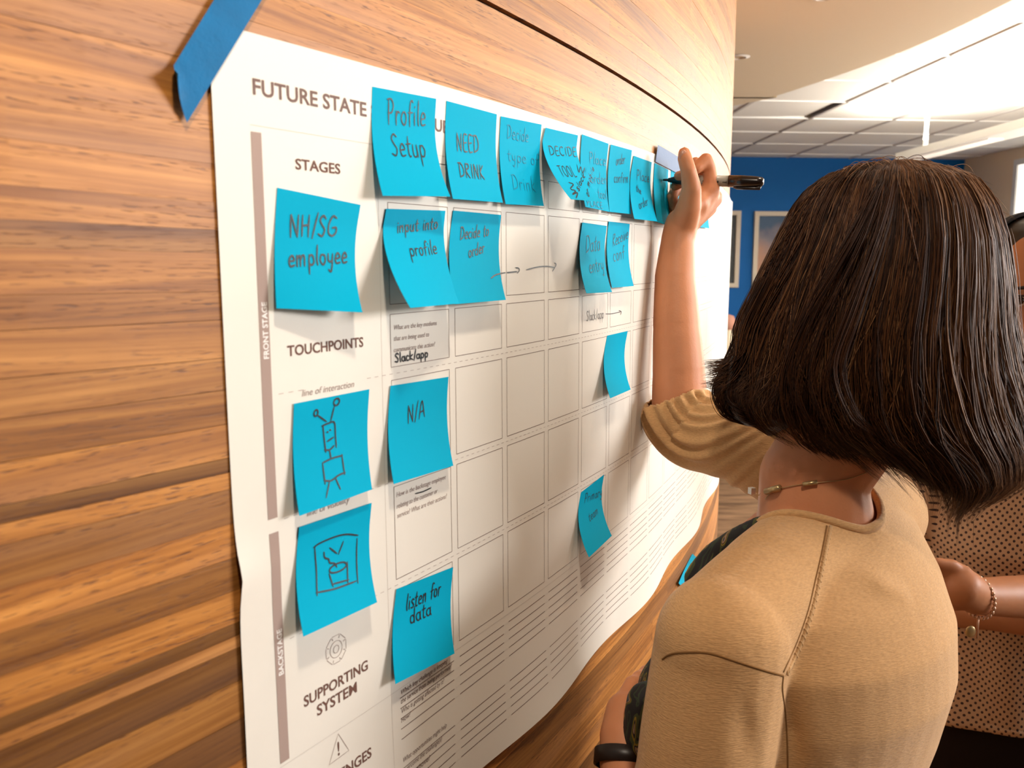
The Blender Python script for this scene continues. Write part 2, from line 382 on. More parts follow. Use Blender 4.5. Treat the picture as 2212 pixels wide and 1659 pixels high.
# framed pictures on the blue wall
def wallpx(px, py, a=.02):
    d = ray(px, py); n = AX; k = (BW0 - AX * a).dot(n) / d.dot(n); P = d * k
    return (P - BW0).dot(BX), P.z
def picture(b0, b1, z0, z1, m, label):
    r = empty('framed_picture', label, 'picture', 'framed pictures on the blue wall'); fw = .042
    for (x0, x1, y0, y1) in ((b0, b1, z1 - fw, z1), (b0, b1, z0, z0 + fw), (b0, b0 + fw, z0 + fw, z1 - fw), (b1 - fw, b1, z0 + fw, z1 - fw)):
        rbox(.0, .035, y0, y1, x0, x1, 'frame', M_pframe, r)
    rbox(.0, .012, z0 + fw, z1 - fw, b0 + fw, b1 - fw, 'print', m, r)
M_pframe = mat('cream picture frame', (.66, .58, .47), .5, .3)
def art_material():
    m = bpy.data.materials.new('evening cloud print'); m.use_nodes = True; nt = m.node_tree; b = nt.nodes['Principled BSDF']; L = nt.links.new
    tc = nt.nodes.new('ShaderNodeTexCoord'); sp = nt.nodes.new('ShaderNodeSeparateXYZ'); L(tc.outputs['Object'], sp.inputs[0])
    n = nt.nodes.new('ShaderNodeTexNoise'); n.inputs['Scale'].default_value = 5; n.inputs['Detail'].default_value = 6; L(tc.outputs['Object'], n.inputs[0])
    ad = nt.nodes.new('ShaderNodeMath'); ad.operation = 'MULTIPLY_ADD'; L(n.outputs[0], ad.inputs[0]); ad.inputs[1].default_value = .35; L(sp.outputs[2], ad.inputs[2])
    mr = nt.nodes.new('ShaderNodeMapRange'); L(ad.outputs[0], mr.inputs[0]); mr.inputs[1].default_value = CZ - .2; mr.inputs[2].default_value = CZ + .75
    r = nt.nodes.new('ShaderNodeValToRGB'); L(mr.outputs[0], r.inputs[0]); c = r.color_ramp
    c.elements[0].color = (.50, .22, .10, 1); c.elements[0].position = 0.1; c.elements[1].color = (.015, .06, .14, 1); c.elements[1].position = .86
    e = c.elements.new(.55); e.color = (.42, .22, .14, 1); e = c.elements.new(.74); e.color = (.20, .16, .18, 1)
    L(r.outputs[0], b.inputs['Base Color']); b.inputs['Roughness'].default_value = .5
    return m
b1, zt_ = wallpx(1600.5, 455.5); _, zb_ = wallpx(1594, 621)
picture(b1 - .66, b1, zb_, zt_, mat('dark grey print', (.045, .048, .048), .5, .3, var=(9, .3)), 'cream framed dark grey picture on the blue wall, half hidden by the wooden wall')
b0, zt_ = wallpx(1630.5, 456.5)
picture(b0, b0 + .66, zb_, zt_, art_material(), 'cream framed blue and orange picture on the blue wall beside the woman\'s hair')

# pendant strip light under the ceiling, in line with the tile grid
def on_plane(px, py, z): d = ray(px, py); k = z / d.z; return d * k
PZ = .76
p0 = on_plane(1950, 351, PZ); a_l = -(p0 - BW0).dot(AX); b_l = (p0 - BW0).dot(BX) + .035
pl = empty('pendant_light', 'long white pendant strip light hanging below the tiled ceiling', 'light')
M_fix = mat('white lamp housing', (.85, .83, .78), .4, .4)
M_glow = mat('lamp tube', (1, 1, 1), .5, emit=((1.0, .93, .80), 6.0))
M_diff = mat('lamp diffuser', (.9, .85, .78), .5, emit=((1.0, .90, .76), .55))
rbox(a_l, a_l + 3.66, PZ + .012, PZ + .03, b_l - .09, b_l + .09, 'housing', M_fix, pl)
rbox(a_l, a_l + 3.66, PZ + .03, PZ + .06, b_l - .09, b_l - .082, 'side_rim', M_fix, pl)
rbox(a_l, a_l + 3.66, PZ + .03, PZ + .06, b_l + .082, b_l + .09, 'side_rim', M_fix, pl)
rbox(a_l, a_l + .008, PZ - .01, PZ + .06, b_l - .082, b_l + .082, 'end_cap', M_fix, pl)
for k in range(3):
    rbox(a_l + .1 + k * 1.2, a_l + 1.12 + k * 1.2, PZ + .034, PZ + .05, b_l - .02, b_l + .02, 'tube', M_glow, pl)
    rbox(a_l + .18 + k * 1.2, a_l + 1.0 + k * 1.2, PZ + .006, PZ + .012, b_l - .045, b_l + .045, 'diffuser', M_diff, pl)
for k in (.22, 3.44):
    mb = MB(); c = [room(a_l + k, b_l, PZ + .03 + t * (CEIL - PZ - .03)) for t in (0, .15, .5, .85, 1)]
    mb.tube(c, [.028, .016, .011, .016, .03], 12); mb.build('hanger', M_fix, pl, True)
c = room(a_l + 1.83, b_l, PZ + .12)
u = lamp('pendant_uplight', 'AREA', c, c + Vector((0, 0, 1)), 190, (1, .93, .80), .16, 3.4); u.rotation_euler = (PI, 0, math.atan2(AX.y, AX.x) - PI / 2)
lamp('fill_below_pendant', 'AREA', c - Vector((0, 0, .16)), c - Vector((0, 0, 2)), 130, (1, .93, .80), .12, 3.4).rotation_euler = (0, 0, math.atan2(AX.y, AX.x) - PI / 2)  # added fill under the pendant, brightens the beige wall
# sprinkler
sp_ = ceil_ab(2135, 278); r = empty('sprinkler', 'tiny ceiling sprinkler above the pendant strip light', 'sprinkler')
mb = MB(); mb.tube([room(sp_[0], sp_[1], CEIL), room(sp_[0], sp_[1], CEIL - .045)], .009, 10); mb.build('pipe', M_pframe, r, True)
mb = MB(); mb.tube([room(sp_[0], sp_[1], CEIL - .045), room(sp_[0], sp_[1], CEIL - .05)], .03, 12); mb.build('deflector', mat('brass', (.25, .16, .09), .4, metal=.8), r, True)

# far corner furniture glimpsed between the paper and the hair
P = at(1577, 770, 7.2)
t = empty('desk', 'pale desk in front of the blue wall, glimpsed beside the paper', 'desk')
M_desk = mat('pale desk laminate', (.50, .45, .38), .5, .3)
mb = MB(); mb.box((P.x + .1, 7.3, P.z - .015), 1.3, .7, .03); mb.build('desktop', M_desk, t)
for sx in (-.6, .6):
    for sy in (-.3, .3):
        mb = MB(); mb.box((P.x + .1 + sx, 7.3 + sy, (P.z - .03) / 2), .05, .05, P.z - .03); mb.build('leg', M_desk, t)
mb = MB(); mb.box((P.x + .1, 7.0, P.z - .23), 1.1, .02, .36); mb.build('modesty_panel', M_desk, t)
c = empty('office_chair', 'dark office chair standing behind the pale desk', 'chair'); Mc = mat('dark chair fabric', (.05, .035, .03), .9, .1)
Q = at(1581, 725, 7.95)
mb = MB(); mb.box((Q.x, 7.98, Q.z - .03), .46, .06, .34); o = mb.build('backrest', Mc, c)
mb = MB(); mb.box((Q.x, 7.80, .47), .48, .40, .07); mb.build('seat', Mc, c)
mb = MB(); mb.tube([(Q.x, 8.0, .50), (Q.x, 8.02, Q.z - .15)], .02, 8); mb.build('back_bar', Mc, c)
mb = MB(); mb.tube([(Q.x, 7.80, .06), (Q.x, 7.80, .44)], .025, 8); mb.build('column', Mc, c)
for k in range(5):
    a = 2 * PI * k / 5; mb = MB(); mb.tube([(Q.x, 7.80, .07), (Q.x + .26 * math.cos(a), 7.80 + .24 * math.sin(a), .035)], [.022, .016], 8); mb.build('foot', Mc, c)
V_ = at(1571.5, 690, 7.35); vz = P.z
r = empty('vase', 'small cream vase with a pinkish bloom standing on the pale desk', 'vase')
pr = [(.0, 0), (.035, 0), (.05, .04), (.055, .10), (.04, .16), (.025, .20), (.03, .22), (.0, .22)]
def lathe(prof, c, seg=20):
    V, Fc = [], []
    for (rr, zz) in prof:
        for k in range(seg): V.append((c[0] + rr * math.cos(2 * PI * k / seg), c[1] + rr * math.sin(2 * PI * k / seg), c[2] + zz))
    for i in range(len(prof) - 1):
        for k in range(seg): Fc.append((i * seg + k, i * seg + (k + 1) % seg, (i + 1) * seg + (k + 1) % seg, (i + 1) * seg + k))
    return V, Fc
V, Fc = lathe(pr, (V_.x, 7.3, vz)); mesh_obj('body', V, Fc, mat('cream glaze', (.6, .5, .36), .4), r, True)
Mb = mat('pinkish bloom', (.45, .22, .16), .8)
V, Fc = lathe([(0, .20), (.03, .215), (.055, .25), (.06, .29), (.04, .33), (0, .345)], (V_.x, 7.3, vz), 14); mesh_obj('bloom', V, Fc, Mb, r, True)
# ------------------------------------------------------------------ stroke writing
# letters as pen strokes; x to the right, y up, capital height 1
G = {}
def g(ch, wd, *st): G[ch] = (wd, [s for s in st])
def circ(cx, cy, rx, ry, a0=0, a1=360, n=9): return [(cx + rx * math.cos(math.radians(a0 + (a1 - a0) * i / n)), cy + ry * math.sin(math.radians(a0 + (a1 - a0) * i / n))) for i in range(n + 1)]
g('a', .5, circ(.22, .27, .2, .26, 60, 400), [(.42, .55), (.4, .2), (.5, 0)])
g('b', .5, [(.08, 1.05), (.06, .5), (.06, 0)], circ(.25, .26, .19, .25, 140, -160))
g('c', .42, circ(.24, .27, .2, .27, 50, 310)); g('d', .52, circ(.22, .27, .19, .26, 50, 400), [(.43, 1.05), (.41, .4), (.45, 0)])
g('e', .46, [(.06, .28), (.38, .33), (.34, .52), (.18, .55), (.05, .3), (.14, .04), (.42, .06)])
g('f', .36, [(.38, .95), (.26, 1.02), (.17, .85), (.14, -.02)], [(.0, .52), (.34, .55)])
g('g', .5, circ(.22, .27, .19, .25, 50, 400), [(.41, .5), (.4, -.2), (.22, -.38), (.04, -.25)])
g('h', .5, [(.08, 1.05), (.06, 0)], [(.06, .3), (.22, .54), (.36, .48), (.38, 0)]); g('i', .2, [(.09, .52), (.1, 0)], [(.09, .78), (.1, .75)])
g('k', .46, [(.08, 1.05), (.06, 0)], [(.38, .58), (.08, .28), (.4, 0)]); g('l', .2, [(.1, 1.05), (.08, .3), (.13, 0)])
g('m', .74, [(.05, .55), (.05, 0)], [(.05, .35), (.18, .54), (.29, .5), (.3, 0)], [(.3, .35), (.43, .54), (.56, .5), (.58, 0)])
g('n', .5, [(.06, .55), (.06, 0)], [(.06, .33), (.22, .54), (.36, .48), (.38, 0)]); g('o', .48, circ(.23, .28, .19, .27, 80, 440))
g('p', .5, [(.07, .55), (.06, -.42)], circ(.25, .28, .19, .26, 150, -160)); g('r', .36, [(.06, .56), (.07, 0)], [(.07, .34), (.18, .53), (.34, .5)])
g('s', .4, [(.36, .5), (.2, .57), (.08, .44), (.2, .29), (.34, .17), (.24, .0), (.04, .05)])
g('t', .36, [(.16, .9), (.14, .2), (.2, 0), (.32, .04)], [(.0, .58), (.34, .6)])
g('u', .5, [(.06, .54), (.07, .12), (.2, 0), (.36, .12), (.38, .54)], [(.38, .54), (.42, 0)])
g('v', .42, [(.04, .54), (.18, 0), (.36, .56)]); g('y', .48, [(.06, .54), (.1, .2), (.24, .12), (.37, .24)], [(.4, .54), (.36, -.1), (.24, -.4), (.08, -.3)])
g('A', .66, [(.04, 0), (.32, 1), (.58, 0)], [(.14, .36), (.5, .4)]); g('C', .6, circ(.32, .5, .27, .5, 50, 310)); g('D', .64, [(.1, 1), (.08, 0)], [(-.05, .98), (.3, .98), (.56, .6), (.5, .2), (.08, 0)])
g('E', .5, [(.44, .98), (.1, .96), (.08, .04), (.46, 0)], [(.1, .5), (.4, .54)]); g('G', .66, [(.54, .9), (.3, 1), (.06, .6), (.1, .15), (.36, 0), (.56, .2), (.56, .42), (.32, .42)])
g('H', .62, [(.08, 1), (.08, 0)], [(.5, 1), (.5, 0)], [(.08, .5), (.5, .54)]); g('I', .26, [(.12, .98), (.12, 0)])
g('K', .56, [(.1, 1), (.08, 0)], [(.46, 1), (.1, .45), (.5, 0)]); g('L', .46, [(.1, 1), (.08, .04), (.44, 0)]); g('N', .62, [(.08, 0), (.08, 1)], [(.08, 1), (.5, 0)], [(.5, 0), (.52, 1)])
g('P', .56, [(.1, 1), (.12, 0)], [(0, .98), (.3, 1.02), (.48, .78), (.36, .5), (.1, .46)]); g('R', .58, [(.1, 1), (.08, 0)], [(.08, .98), (.4, .98), (.44, .7), (.1, .5), (.5, 0)])
g('S', .52, [(.46, .86), (.26, 1), (.08, .78), (.24, .54), (.42, .32), (.28, .02), (.02, .1)]); g('T', .56, [(0, .98), (.56, 1)], [(.28, .98), (.26, 0)])
g('/', .34, [(.32, 1.1), (.04, -.1)]); g('.', .2, [(.08, .04), (.1, 0)]); g(' ', .36)
g(',', .2, [(.12, .06), (.06, -.12)]); g('O', .64, circ(.3, .5, .26, .48, 80, 440)); g('M', .74, [(.06, 0), (.1, 1), (.34, .3), (.6, 1), (.64, 0)])
def jitter(p, k): return (p[0] + rnd.uniform(-k, k), p[1] + rnd.uniform(-k, k))
def word_strokes(txt, x0, y0, x1, y1, h, up):
    """strokes laid between two baseline ends (2-D); `up` is the 2-D up vector of length one"""
    tot = sum(G[c][0] + .09 for c in txt) - .09; dx, dy = (x1 - x0) / tot, (y1 - y0) / tot; out = []; x = 0
    for c in txt:
        wd, st = G[c]
        for s in st:
            s = [jitter(q, .018) for q in s]
            out.append([(x0 + (x + a) * dx + up[0] * b * h, y0 + (x + a) * dy + up[1] * b * h) for a, b in s])
        x += wd + .09
    return out
def ribbon(mb, pts, wd, fn, n=5):
    P = smooth_line(pts, n); P = [np.array(q) for q in P]
    A, B = [], []
    for i, q in enumerate(P):
        t = P[min(i + 1, len(P) - 1)] - P[max(i - 1, 0)]; L = np.hypot(*t); t = t / L if L > 1e-9 else np.array((1, 0)); nn = np.array((-t[1], t[0]))
        if i == 0: q = q - t * wd * .4
        if i == len(P) - 1: q = q + t * wd * .4
        k = wd / 2 * (.55 if i in (0, len(P) - 1) else 1)
        A.append(fn(*(q + nn * k))); B.append(fn(*(q - nn * k)))
    mb.quad_strip(A, B)

# ------------------------------------------------------------------ the poster
U0, U1, VT, VB = -.1535, 1.675, .1440, -.4605
def sheet_off(u, v):
    e = .0016 + .0006 * math.sin(7 * u + 2) * math.sin(9 * v)
    e += .0045 * math.exp(-abs((v + .188) / .022)**1.3) * math.exp(-(u - U0) / .020)
    e += .0012 * math.exp(-((v + .26) / .06)**2) * math.exp(-(u - U0) / .03)
    b = (VB - v) / .05
    e += .010 * math.exp(b) * (math.sin((u - .08) * 9.5)**2)
    e += .006 * math.exp(-(U1 - u) / .05)
    return e
def poster_pt(u, v, off=0.0):
    c, n = math.cos(ROT), math.sin(ROT)
    return wall_pt(u * c - v * n, u * n + v * c, sheet_off(u, v) + off)
poster = empty('poster', 'large white printed planning poster taped along the curved wooden wall', 'poster')
us = sorted(set(list(np.linspace(U0, .0, 22)) + list(np.linspace(0, U1, 130)))); vs = np.linspace(VB, VT, 70)
def vb_edge(u): return 0.0
V, Fc = thin_sheet(lambda u, v, o: poster_pt(u + (.0012 * math.exp(-((v + .188) / .012)**2) if u < U0 + .03 else 0), v, o), us, list(vs), .00018)
mesh_obj('paper_sheet', V, Fc, M_paper, poster, True)
PO = .00022
def pline(mb, u0, v0, u1, v1, wd):
    L = math.hypot(u1 - u0, v1 - v0); k = max(2, int(L / .02) + 1); nx, ny = -(v1 - v0) / L * wd / 2, (u1 - u0) / L * wd / 2
    A = [poster_pt(u0 + (u1 - u0) * t + nx, v0 + (v1 - v0) * t + ny, PO) for t in np.linspace(0, 1, k)]
    B = [poster_pt(u0 + (u1 - u0) * t - nx, v0 + (v1 - v0) * t - ny, PO) for t in np.linspace(0, 1, k)]
    mb.quad_strip(A, B)
Pp, Wf = .085, .8938
rowsv = [(.0838, .0578), (.0505, -.024), (-.0315, -.0713), (-.0813, -.1549), (-.1639, -.2381), (-.2471, -.3221)]
NC = 19
for c in range(NC):
    u0, u1 = c * Pp, c * Pp + Pp * Wf; mb = MB()
    for (vt, vb) in rowsv:
        LW = .00042
        for q in ((u0, vt, u1, vt), (u0, vb, u1, vb), (u0, vt, u0, vb), (u1, vt, u1, vb)): pline(mb, *q, LW)
    mb.build('printed_cell_column', M_grid, poster)
    mb = MB()
    for base in (-.3369, -.397):
        for k in range(5): pline(mb, u0, base - k * .00872, u1, base - k * .00872, .0006)
    mb.build('printed_writing_lines', M_grid, poster)
mb = MB()
for v in (.0902, -.3287): pline(mb, -.1266, v, U1 - .02, v, .00025)
pline(mb, -.0105, .0902, -.0105, -.45, .00025); mb.build('printed_hairline', M_hair_l, poster)
for v in (-.0764, -.1595, -.2427):
    mb = MB(); u = -.1128
    while u < U1 - .05:
        if not (v == -.0764 and -.092 < u < -.032) and not (v == -.1595 and -.094 < u < -.03): pline(mb, u, v, u + .0042, v, .0003)
        u += .0085
    tag(mb.build('printed_dashed_line', M_printl, poster), kind='stuff')
# taupe bars
for (va, vb, tx, c0, c1) in ((.0863, -.1569, 'FRONT STAGE', -.0560, -.0193), (-.1663, -.3262, 'BACKSTAGE', -.2735, -.2434)):
    mb = MB(); n_ = 24
    A = [poster_pt(-.1263, v, PO) for v in np.linspace(vb, va, n_)]; B = [poster_pt(-.1182, v, PO) for v in np.linspace(vb, va, n_)]
    mb.quad_strip(B, A); mb.build('printed_bar', M_bar, poster)
_fc = {}
def text_mesh(txt, bold):
    k = (txt, bold)
    if k in _fc: return _fc[k]
    c = bpy.data.curves.new('t', 'FONT'); c.body = txt; c.size = 1; c.resolution_u = 3; c.offset = .018 if bold else 0.0
    o = bpy.data.objects.new('t', c); COL.objects.link(o); dg = bpy.context.evaluated_depsgraph_get(); me = o.evaluated_get(dg).to_mesh()
    V = [tuple(v.co)[:2] for v in me.vertices]; Fc = [tuple(p.vertices) for p in me.polygons]
    o.evaluated_get(dg).to_mesh_clear(); bpy.data.objects.remove(o); bpy.data.curves.remove(c); _fc[k] = (V, Fc); return V, Fc
def ptext(name, txt, u0, v0, u1, v1, h, m, bold=False, shear=0.0, squeeze=None, up=None):
    V, Fc = text_mesh(txt, bold); xs = [v[0] for v in V]; xa, xb = min(xs), max(xs)
    d = np.array((u1 - u0, v1 - v0)); L = np.hypot(*d); d = d / L; q = np.array(up) if up else np.array((-d[1], d[0]))
    out = []
    for x, y in V:
        X = (x - xa) / (xb - xa) * L; Y = y / .72 * h; X += shear * Y
        pnt = np.array((u0, v0)) + d * X + q * Y; out.append(poster_pt(pnt[0], pnt[1], PO + .00004))
    return mesh_obj(name, out, Fc, m, poster)
def ptext_px(txt, x0, y0, x1, y1, h, m, **k):
    u0, v0 = pinv(x0, y0); u1, v1 = pinv(x1, y1); hh = abs(pinv(x0, y0 - h)[1] - v0)
    vm = (v0 + v1) / 2
    return ptext('printed_text', txt, u0, vm, u1, vm, hh, m, **k)
u0, v0 = pinv(545, 205); u1 = pinv(790.3, 252)[0]; h_ = abs(pinv(542.5, 169)[1] - v0)
full = 'FUTURE STATE SERVICE BLUEPRINT'; Va, _ = text_mesh(full, True); Vb, _ = text_mesh('FUTURE STATE', True)
kx = (u1 - u0) / (max(v[0] for v in Vb) - min(v[0] for v in Vb)); Lf = kx * (max(v[0] for v in Va) - min(v[0] for v in Va))
ptext('printed_title', full, u0, .1085, u0 + Lf, .1085, h_, M_print, bold=True)
ptext_px('STAGES', 637, 365, 734, 376, 23.5, M_printb, bold=True)
ptext_px('TOUCHPOINTS', 621, 770, 785, 748, 23.5, M_printb, bold=True)
ptext_px('line of interaction', 652.9, 856, 764.4, 836, 15, M_printl, shear=.25)
ptext_px('line of visibility', 664, 1115, 755, 1085, 15, M_printl, shear=.25)
ptext_px('SUPPORTING', 656, 1528.7, 794, 1444, 24, M_printb, bold=True)
ptext_px('SYSTEM', 684, 1546.5, 770, 1493, 24, M_printb, bold=True)
ptext_px('CHALLENGES', 652, 1732, 799.6, 1638.4, 24, M_printb, bold=True)
for (va, tx, c0, c1) in ((0, 'FRONT STAGE', (583, 774), (578, 652)), (0, 'BACKSTAGE', (611.5, 1455), (609, 1356))):
    a = pinv(*c0); b = pinv(*c1)
    ptext('printed_text', tx, -.1196, a[1], -.1196, b[1], .0043, mat('white print', (.85, .83, .8), .6), bold=True, up=(-1, 0))
small = [('What are the key mediums', 849.9, 712, 942.8, 702.8), ('that are being used to', 850.4, 736.5, 926.3, 726.8), ('communicate this action?', 850.6, 760.5, 939, 748.4),
         ('How is the backstage employee', 857.2, 1074, 962.5, 1035), ('relating to the customer or', 857.7, 1097, 945, 1066.4), ('service? What are their actions?', 858.3, 1120.6, 964.6, 1075),
         ('Which key challenge is keeping', 864, 1496, 965.7, 1436), ('the service from being performed?', 864, 1516, 974.8, 1447), ('Who is getting affected by it?', 864.7, 1539, 957.8, 1478), ('How?', 865, 1559.7, 884.4, 1548),
         ('What opportunities might help', 866.3, 1644, 963.5, 1572.8), ('overcome the challenge(s)', 867.4, 1663, 953, 1604.5), ('listed above?', 868.5, 1683.6, 926, 1644)]
for t in small: ptext_px(*t, 11, M_printl if t[2] < 1400 else M_print, shear=.22)
# gear and warning triangle
mb = MB(); gc = pinv(726, 1402); rr = .0100
def pstroke(P, wd=.0004): ribbon(mb, P, wd, lambda a, b: poster_pt(a, b, PO + .00003), 1 if len(P) > 3 else 2)
gp = []
for k in range(8):
    for (da, r_) in ((-.30, .8), (-.24, 1.08), (.24, 1.08), (.30, .8)):
        a = 2 * PI * k / 8 + da * PI / 4 * 2.2 / 1.0 * .8; gp.append((gc[0] + r_ * rr * math.cos(a), gc[1] + r_ * rr * math.sin(a)))
gp.append(gp[0]); pstroke(gp)
for r_ in (.62, .28): pstroke([(gc[0] + r_ * rr * math.cos(a), gc[1] + r_ * rr * math.sin(a)) for a in np.linspace(0, 2 * PI, 26)])
mb.build('printed_gear_icon', M_printl, poster)
mb = MB(); tri = [pinv(728.5, 1584), pinv(751, 1619.5), pinv(708, 1651)]
for i in range(3): pstroke([tri[i], tri[(i + 1) % 3]])
mb.build('printed_warning_triangle', M_printl, poster)
a = pinv(729, 1630); ptext('printed_text', '!', a[0] - .0008, a[1], a[0] + .0010, a[1], .0105, M_printb, bold=True)
# pen writing straight on the poster
def px_word(txt, x0, y0, x1, y1, h):
    a = pinv(x0, y0); b = pinv(x1, y1); hh = abs(pinv(x0, y0 - h)[1] - a[1]); return word_strokes(txt, a[0], a[1], b[0], b[1], hh, (0, 1))
def pen(strokes, wd, m):
    mb = MB()
    for s in strokes: ribbon(mb, s, wd, lambda a, b: poster_pt(a, b, PO + .00012))
    mb.build('handwriting', m, poster)
pen(px_word('Slack/app', 853.7, 783, 924.6, 771, 19), .0013, M_ink)
pen(px_word('Slack/app', 1266, 693.5, 1303, 687, 21), .0007, M_inkgrey)
def pxs(*P): return [pinv(*q) for q in P]
pen([pxs((1094, 589), (1103, 588), (1116, 586.7)), pxs((1113.3, 578.4), (1119, 579), (1121.5, 583.4), (1117, 589.8))], .0012, M_ink)
pen([pxs((1136, 583), (1159.5, 577), (1181, 575.3), (1197.4, 578)), pxs((1197, 568), (1200.7, 572), (1193, 585.6))], .0012, M_ink)
pen([pxs((1307.4, 678), (1320, 677.7), (1340.3, 673.5)), pxs((1335.8, 670.5), (1341.2, 673.5), (1339.4, 679.5))], .0009, M_inkgrey)
pen([pxs((897.4, 1066.4), (913.7, 1062), (931.5, 1053.8))], .0011, M_ink)

# ------------------------------------------------------------------ sticky notes
def bil_inv(q, x, y):
    """photo pixel -> (a,b) in the quad TL,TR,BR,BL"""
    a = b = .5
    q = [np.array(p, float) for p in q]
    for _ in range(25):
        P = q[0] * (1 - a) * (1 - b) + q[1] * a * (1 - b) + q[2] * a * b + q[3] * (1 - a) * b
        da = (q[1] - q[0]) * (1 - b) + (q[2] - q[3]) * b; db = (q[3] - q[0]) * (1 - a) + (q[2] - q[1]) * a
        J = np.array([da, db]).T; d = np.linalg.solve(J, np.array((x, y)) - P); a += d[0]; b += d[1]
    return float(a), float(b)
NS = .076
def sticky(quad, label, lift, words=(), strokes=(), m_ink=None, wd=.0011, base=.0024, twist=0.0, mat_=None, tilt=0, nm='sticky_note', power=2.0, curlr=0):
    """quad: TL,TR,BR,BL in photo pixels; the glued top edge lies on the poster, the free bottom edge stands off by `lift`"""
    st = [hit(*quad[0], base), hit(*quad[1], base)]; lb = lift * (1 + twist), lift * (1 - twist)
    sb = [hit(*quad[2], base + lb[1]), hit(*quad[3], base + lb[0])]
    c = [st[0], st[1], sb[0], sb[1]]
    def fn(a, b, off=0.0):
        bb = max(b, 0); s = (c[0][0] * (1 - a) + c[1][0] * a) * (1 - b) + (c[3][0] * (1 - a) + c[2][0] * a) * b
        z = (c[0][1] * (1 - a) + c[1][1] * a) * (1 - b) + (c[3][1] * (1 - a) + c[2][1] * a) * b
        l = lb[0] * (1 - a) + lb[1] * a
        f0 = max(bb - .16, 0) / .84
        return wall_pt(s, z, base + l * (f0**power) + curlr * .004 * f0**3 * math.sin(a * PI) + off)
    root = empty(nm, label, 'sticky note', 'cyan sticky notes on the wall'); 
    V, Fc = thin_sheet(fn, list(np.linspace(0, 1, 11)), list(np.linspace(0, 1, 36)), .0002)
    def pinn(x, y):
        a, b = bil_inv(quad, x, y)
        for _ in range(8):
            p = project(fn(a, b)); pa_ = project(fn(a + .01, b)); pb_ = project(fn(a, b + .01)); J = np.array([[(pa_[0] - p[0]) * 100, (pb_[0] - p[0]) * 100], [(pa_[1] - p[1]) * 100, (pb_[1] - p[1]) * 100]]); d = np.linalg.solve(J, (x - p[0], y - p[1])); a += float(np.clip(d[0], -.3, .3)); b += float(np.clip(d[1], -.3, .3))
        return a, b
    mesh_obj('paper', V, Fc, mat_ or M_note, root, True)
    mb = MB(); fs = lambda x, y: fn(x / NS, y / NS, .0004)
    for (txt, x0, y0, x1, y1, h) in words:
        a = pinn(x0, y0); b = pinn(x1, y1)
        ub = np.array((b[0] - a[0], b[1] - a[1]))
        t = np.array(pinn(x0, y0 - h)) - np.array(a); L = np.hypot(*t); up_ = (t / L)
        if abs(ub[1]) >= abs(ub[0]) * 1.2: up_ = np.array((ub[1], -ub[0])) / np.hypot(*ub)
        else: up_ = np.array((-.02, -1.0)); L = abs(t[1])
        for s in word_strokes(txt, a[0] * NS, a[1] * NS, b[0] * NS, b[1] * NS, L * NS, up_): ribbon(mb, s, wd, fs)
    for s in strokes: ribbon(mb, [tuple(q * NS for q in pinn(*p)) for p in s], wd * 1.15, fs)
    if mb.v: mb.build('handwriting', m_ink or M_ink, root)
    return root
def pc(cx, cy, rx, ry, rot=0, n=14):
    c, s = math.cos(math.radians(rot)), math.sin(math.radians(rot))
    return [(cx + rx * math.cos(t) * c - ry * math.sin(t) * s, cy + rx * math.cos(t) * s + ry * math.sin(t) * c) for t in np.linspace(0, 2 * PI, n)]
sticky([(804.4, 187), (942.4, 213.3), (973, 424.5), (827, 423)], 'cyan sticky note reading Profile Setup, first of the top row', .016, [('Profile', 835.8, 269, 919, 273.5, 55), ('Setup', 847.7, 337, 921, 340, 48)], wd=.0012, twist=-.2)
sticky([(964.7, 217.7), (1073.5, 246.9), (1086.5, 437.9), (978.4, 429.5)], 'cyan sticky note reading NEED DRINK', .011, [('NEED', 986, 325, 1034.7, 330, 37), ('DRINK', 993, 382, 1047, 387, 30)], wd=.0012)
sticky([(1082, 251), (1170, 269), (1175, 445), (1092.4, 441)], 'cyan sticky note with faint words Decide type of Drink', .010, [('Decide', 1094.4, 299, 1141, 308, 30), ('type of', 1096.4, 347, 1163, 358, 26), ('Drink', 1108, 408.7, 1157, 413.6, 31)], m_ink=M_inkfaint, wd=.0008)
sticky([(1257.1, 290), (1314.7, 310.5), (1316.5, 457.6), (1264.6, 446.9)], 'cyan sticky note with very faint writing, behind the curled DECIDE note', .010, [('Place', 1272, 352, 1308, 358, 24), ('order', 1276, 395, 1310, 398, 22), ('tool', 1292, 427, 1311, 431, 20), ('PLACE', 1268, 443, 1302, 450, 12)], m_ink=M_inkfaint, wd=.0012)
sticky([(1178.8, 275.8), (1248.6, 292.4), (1300, 436), (1233.5, 430.5)], 'cyan sticky note reading DECIDE TOOL, curled far off the poster', .040,
       [('DECIDE', 1188, 335, 1246, 337.6, 19), ('TOOL', 1214, 382, 1246, 381, 22), ('slack', 1250, 414, 1264, 381, 11), ('or mobile', 1272, 427, 1283, 366, 11)],
       [[(1246, 356), (1250, 372), (1254, 360), (1258, 374), (1262, 362)], [(1228, 394), (1238, 398), (1232, 408), (1243, 412), (1236, 420), (1247, 416), (1244, 428)],
        ], wd=.0010, base=.0032, twist=.10, power=1.5)
sticky([(1315, 478.2), (1360.5, 484), (1369.2, 617.8), (1322.2, 621.8)], 'cyan sticky note reading Receive conf in the second row', .012, [('Receive', 1323, 533, 1356, 515, 26), ('conf', 1325, 565, 1349, 558, 28)], m_ink=M_inkmid, wd=.0011)
sticky([(1319.4, 312), (1365.2, 324.6), (1363.6, 462.6), (1317, 457.6)], 'cyan sticky note reading order confirm in the top row', .008, [('order', 1330, 357, 1349, 353, 22), ('confirm', 1326, 394, 1357, 395, 22)], m_ink=M_inkmid, wd=.0012)
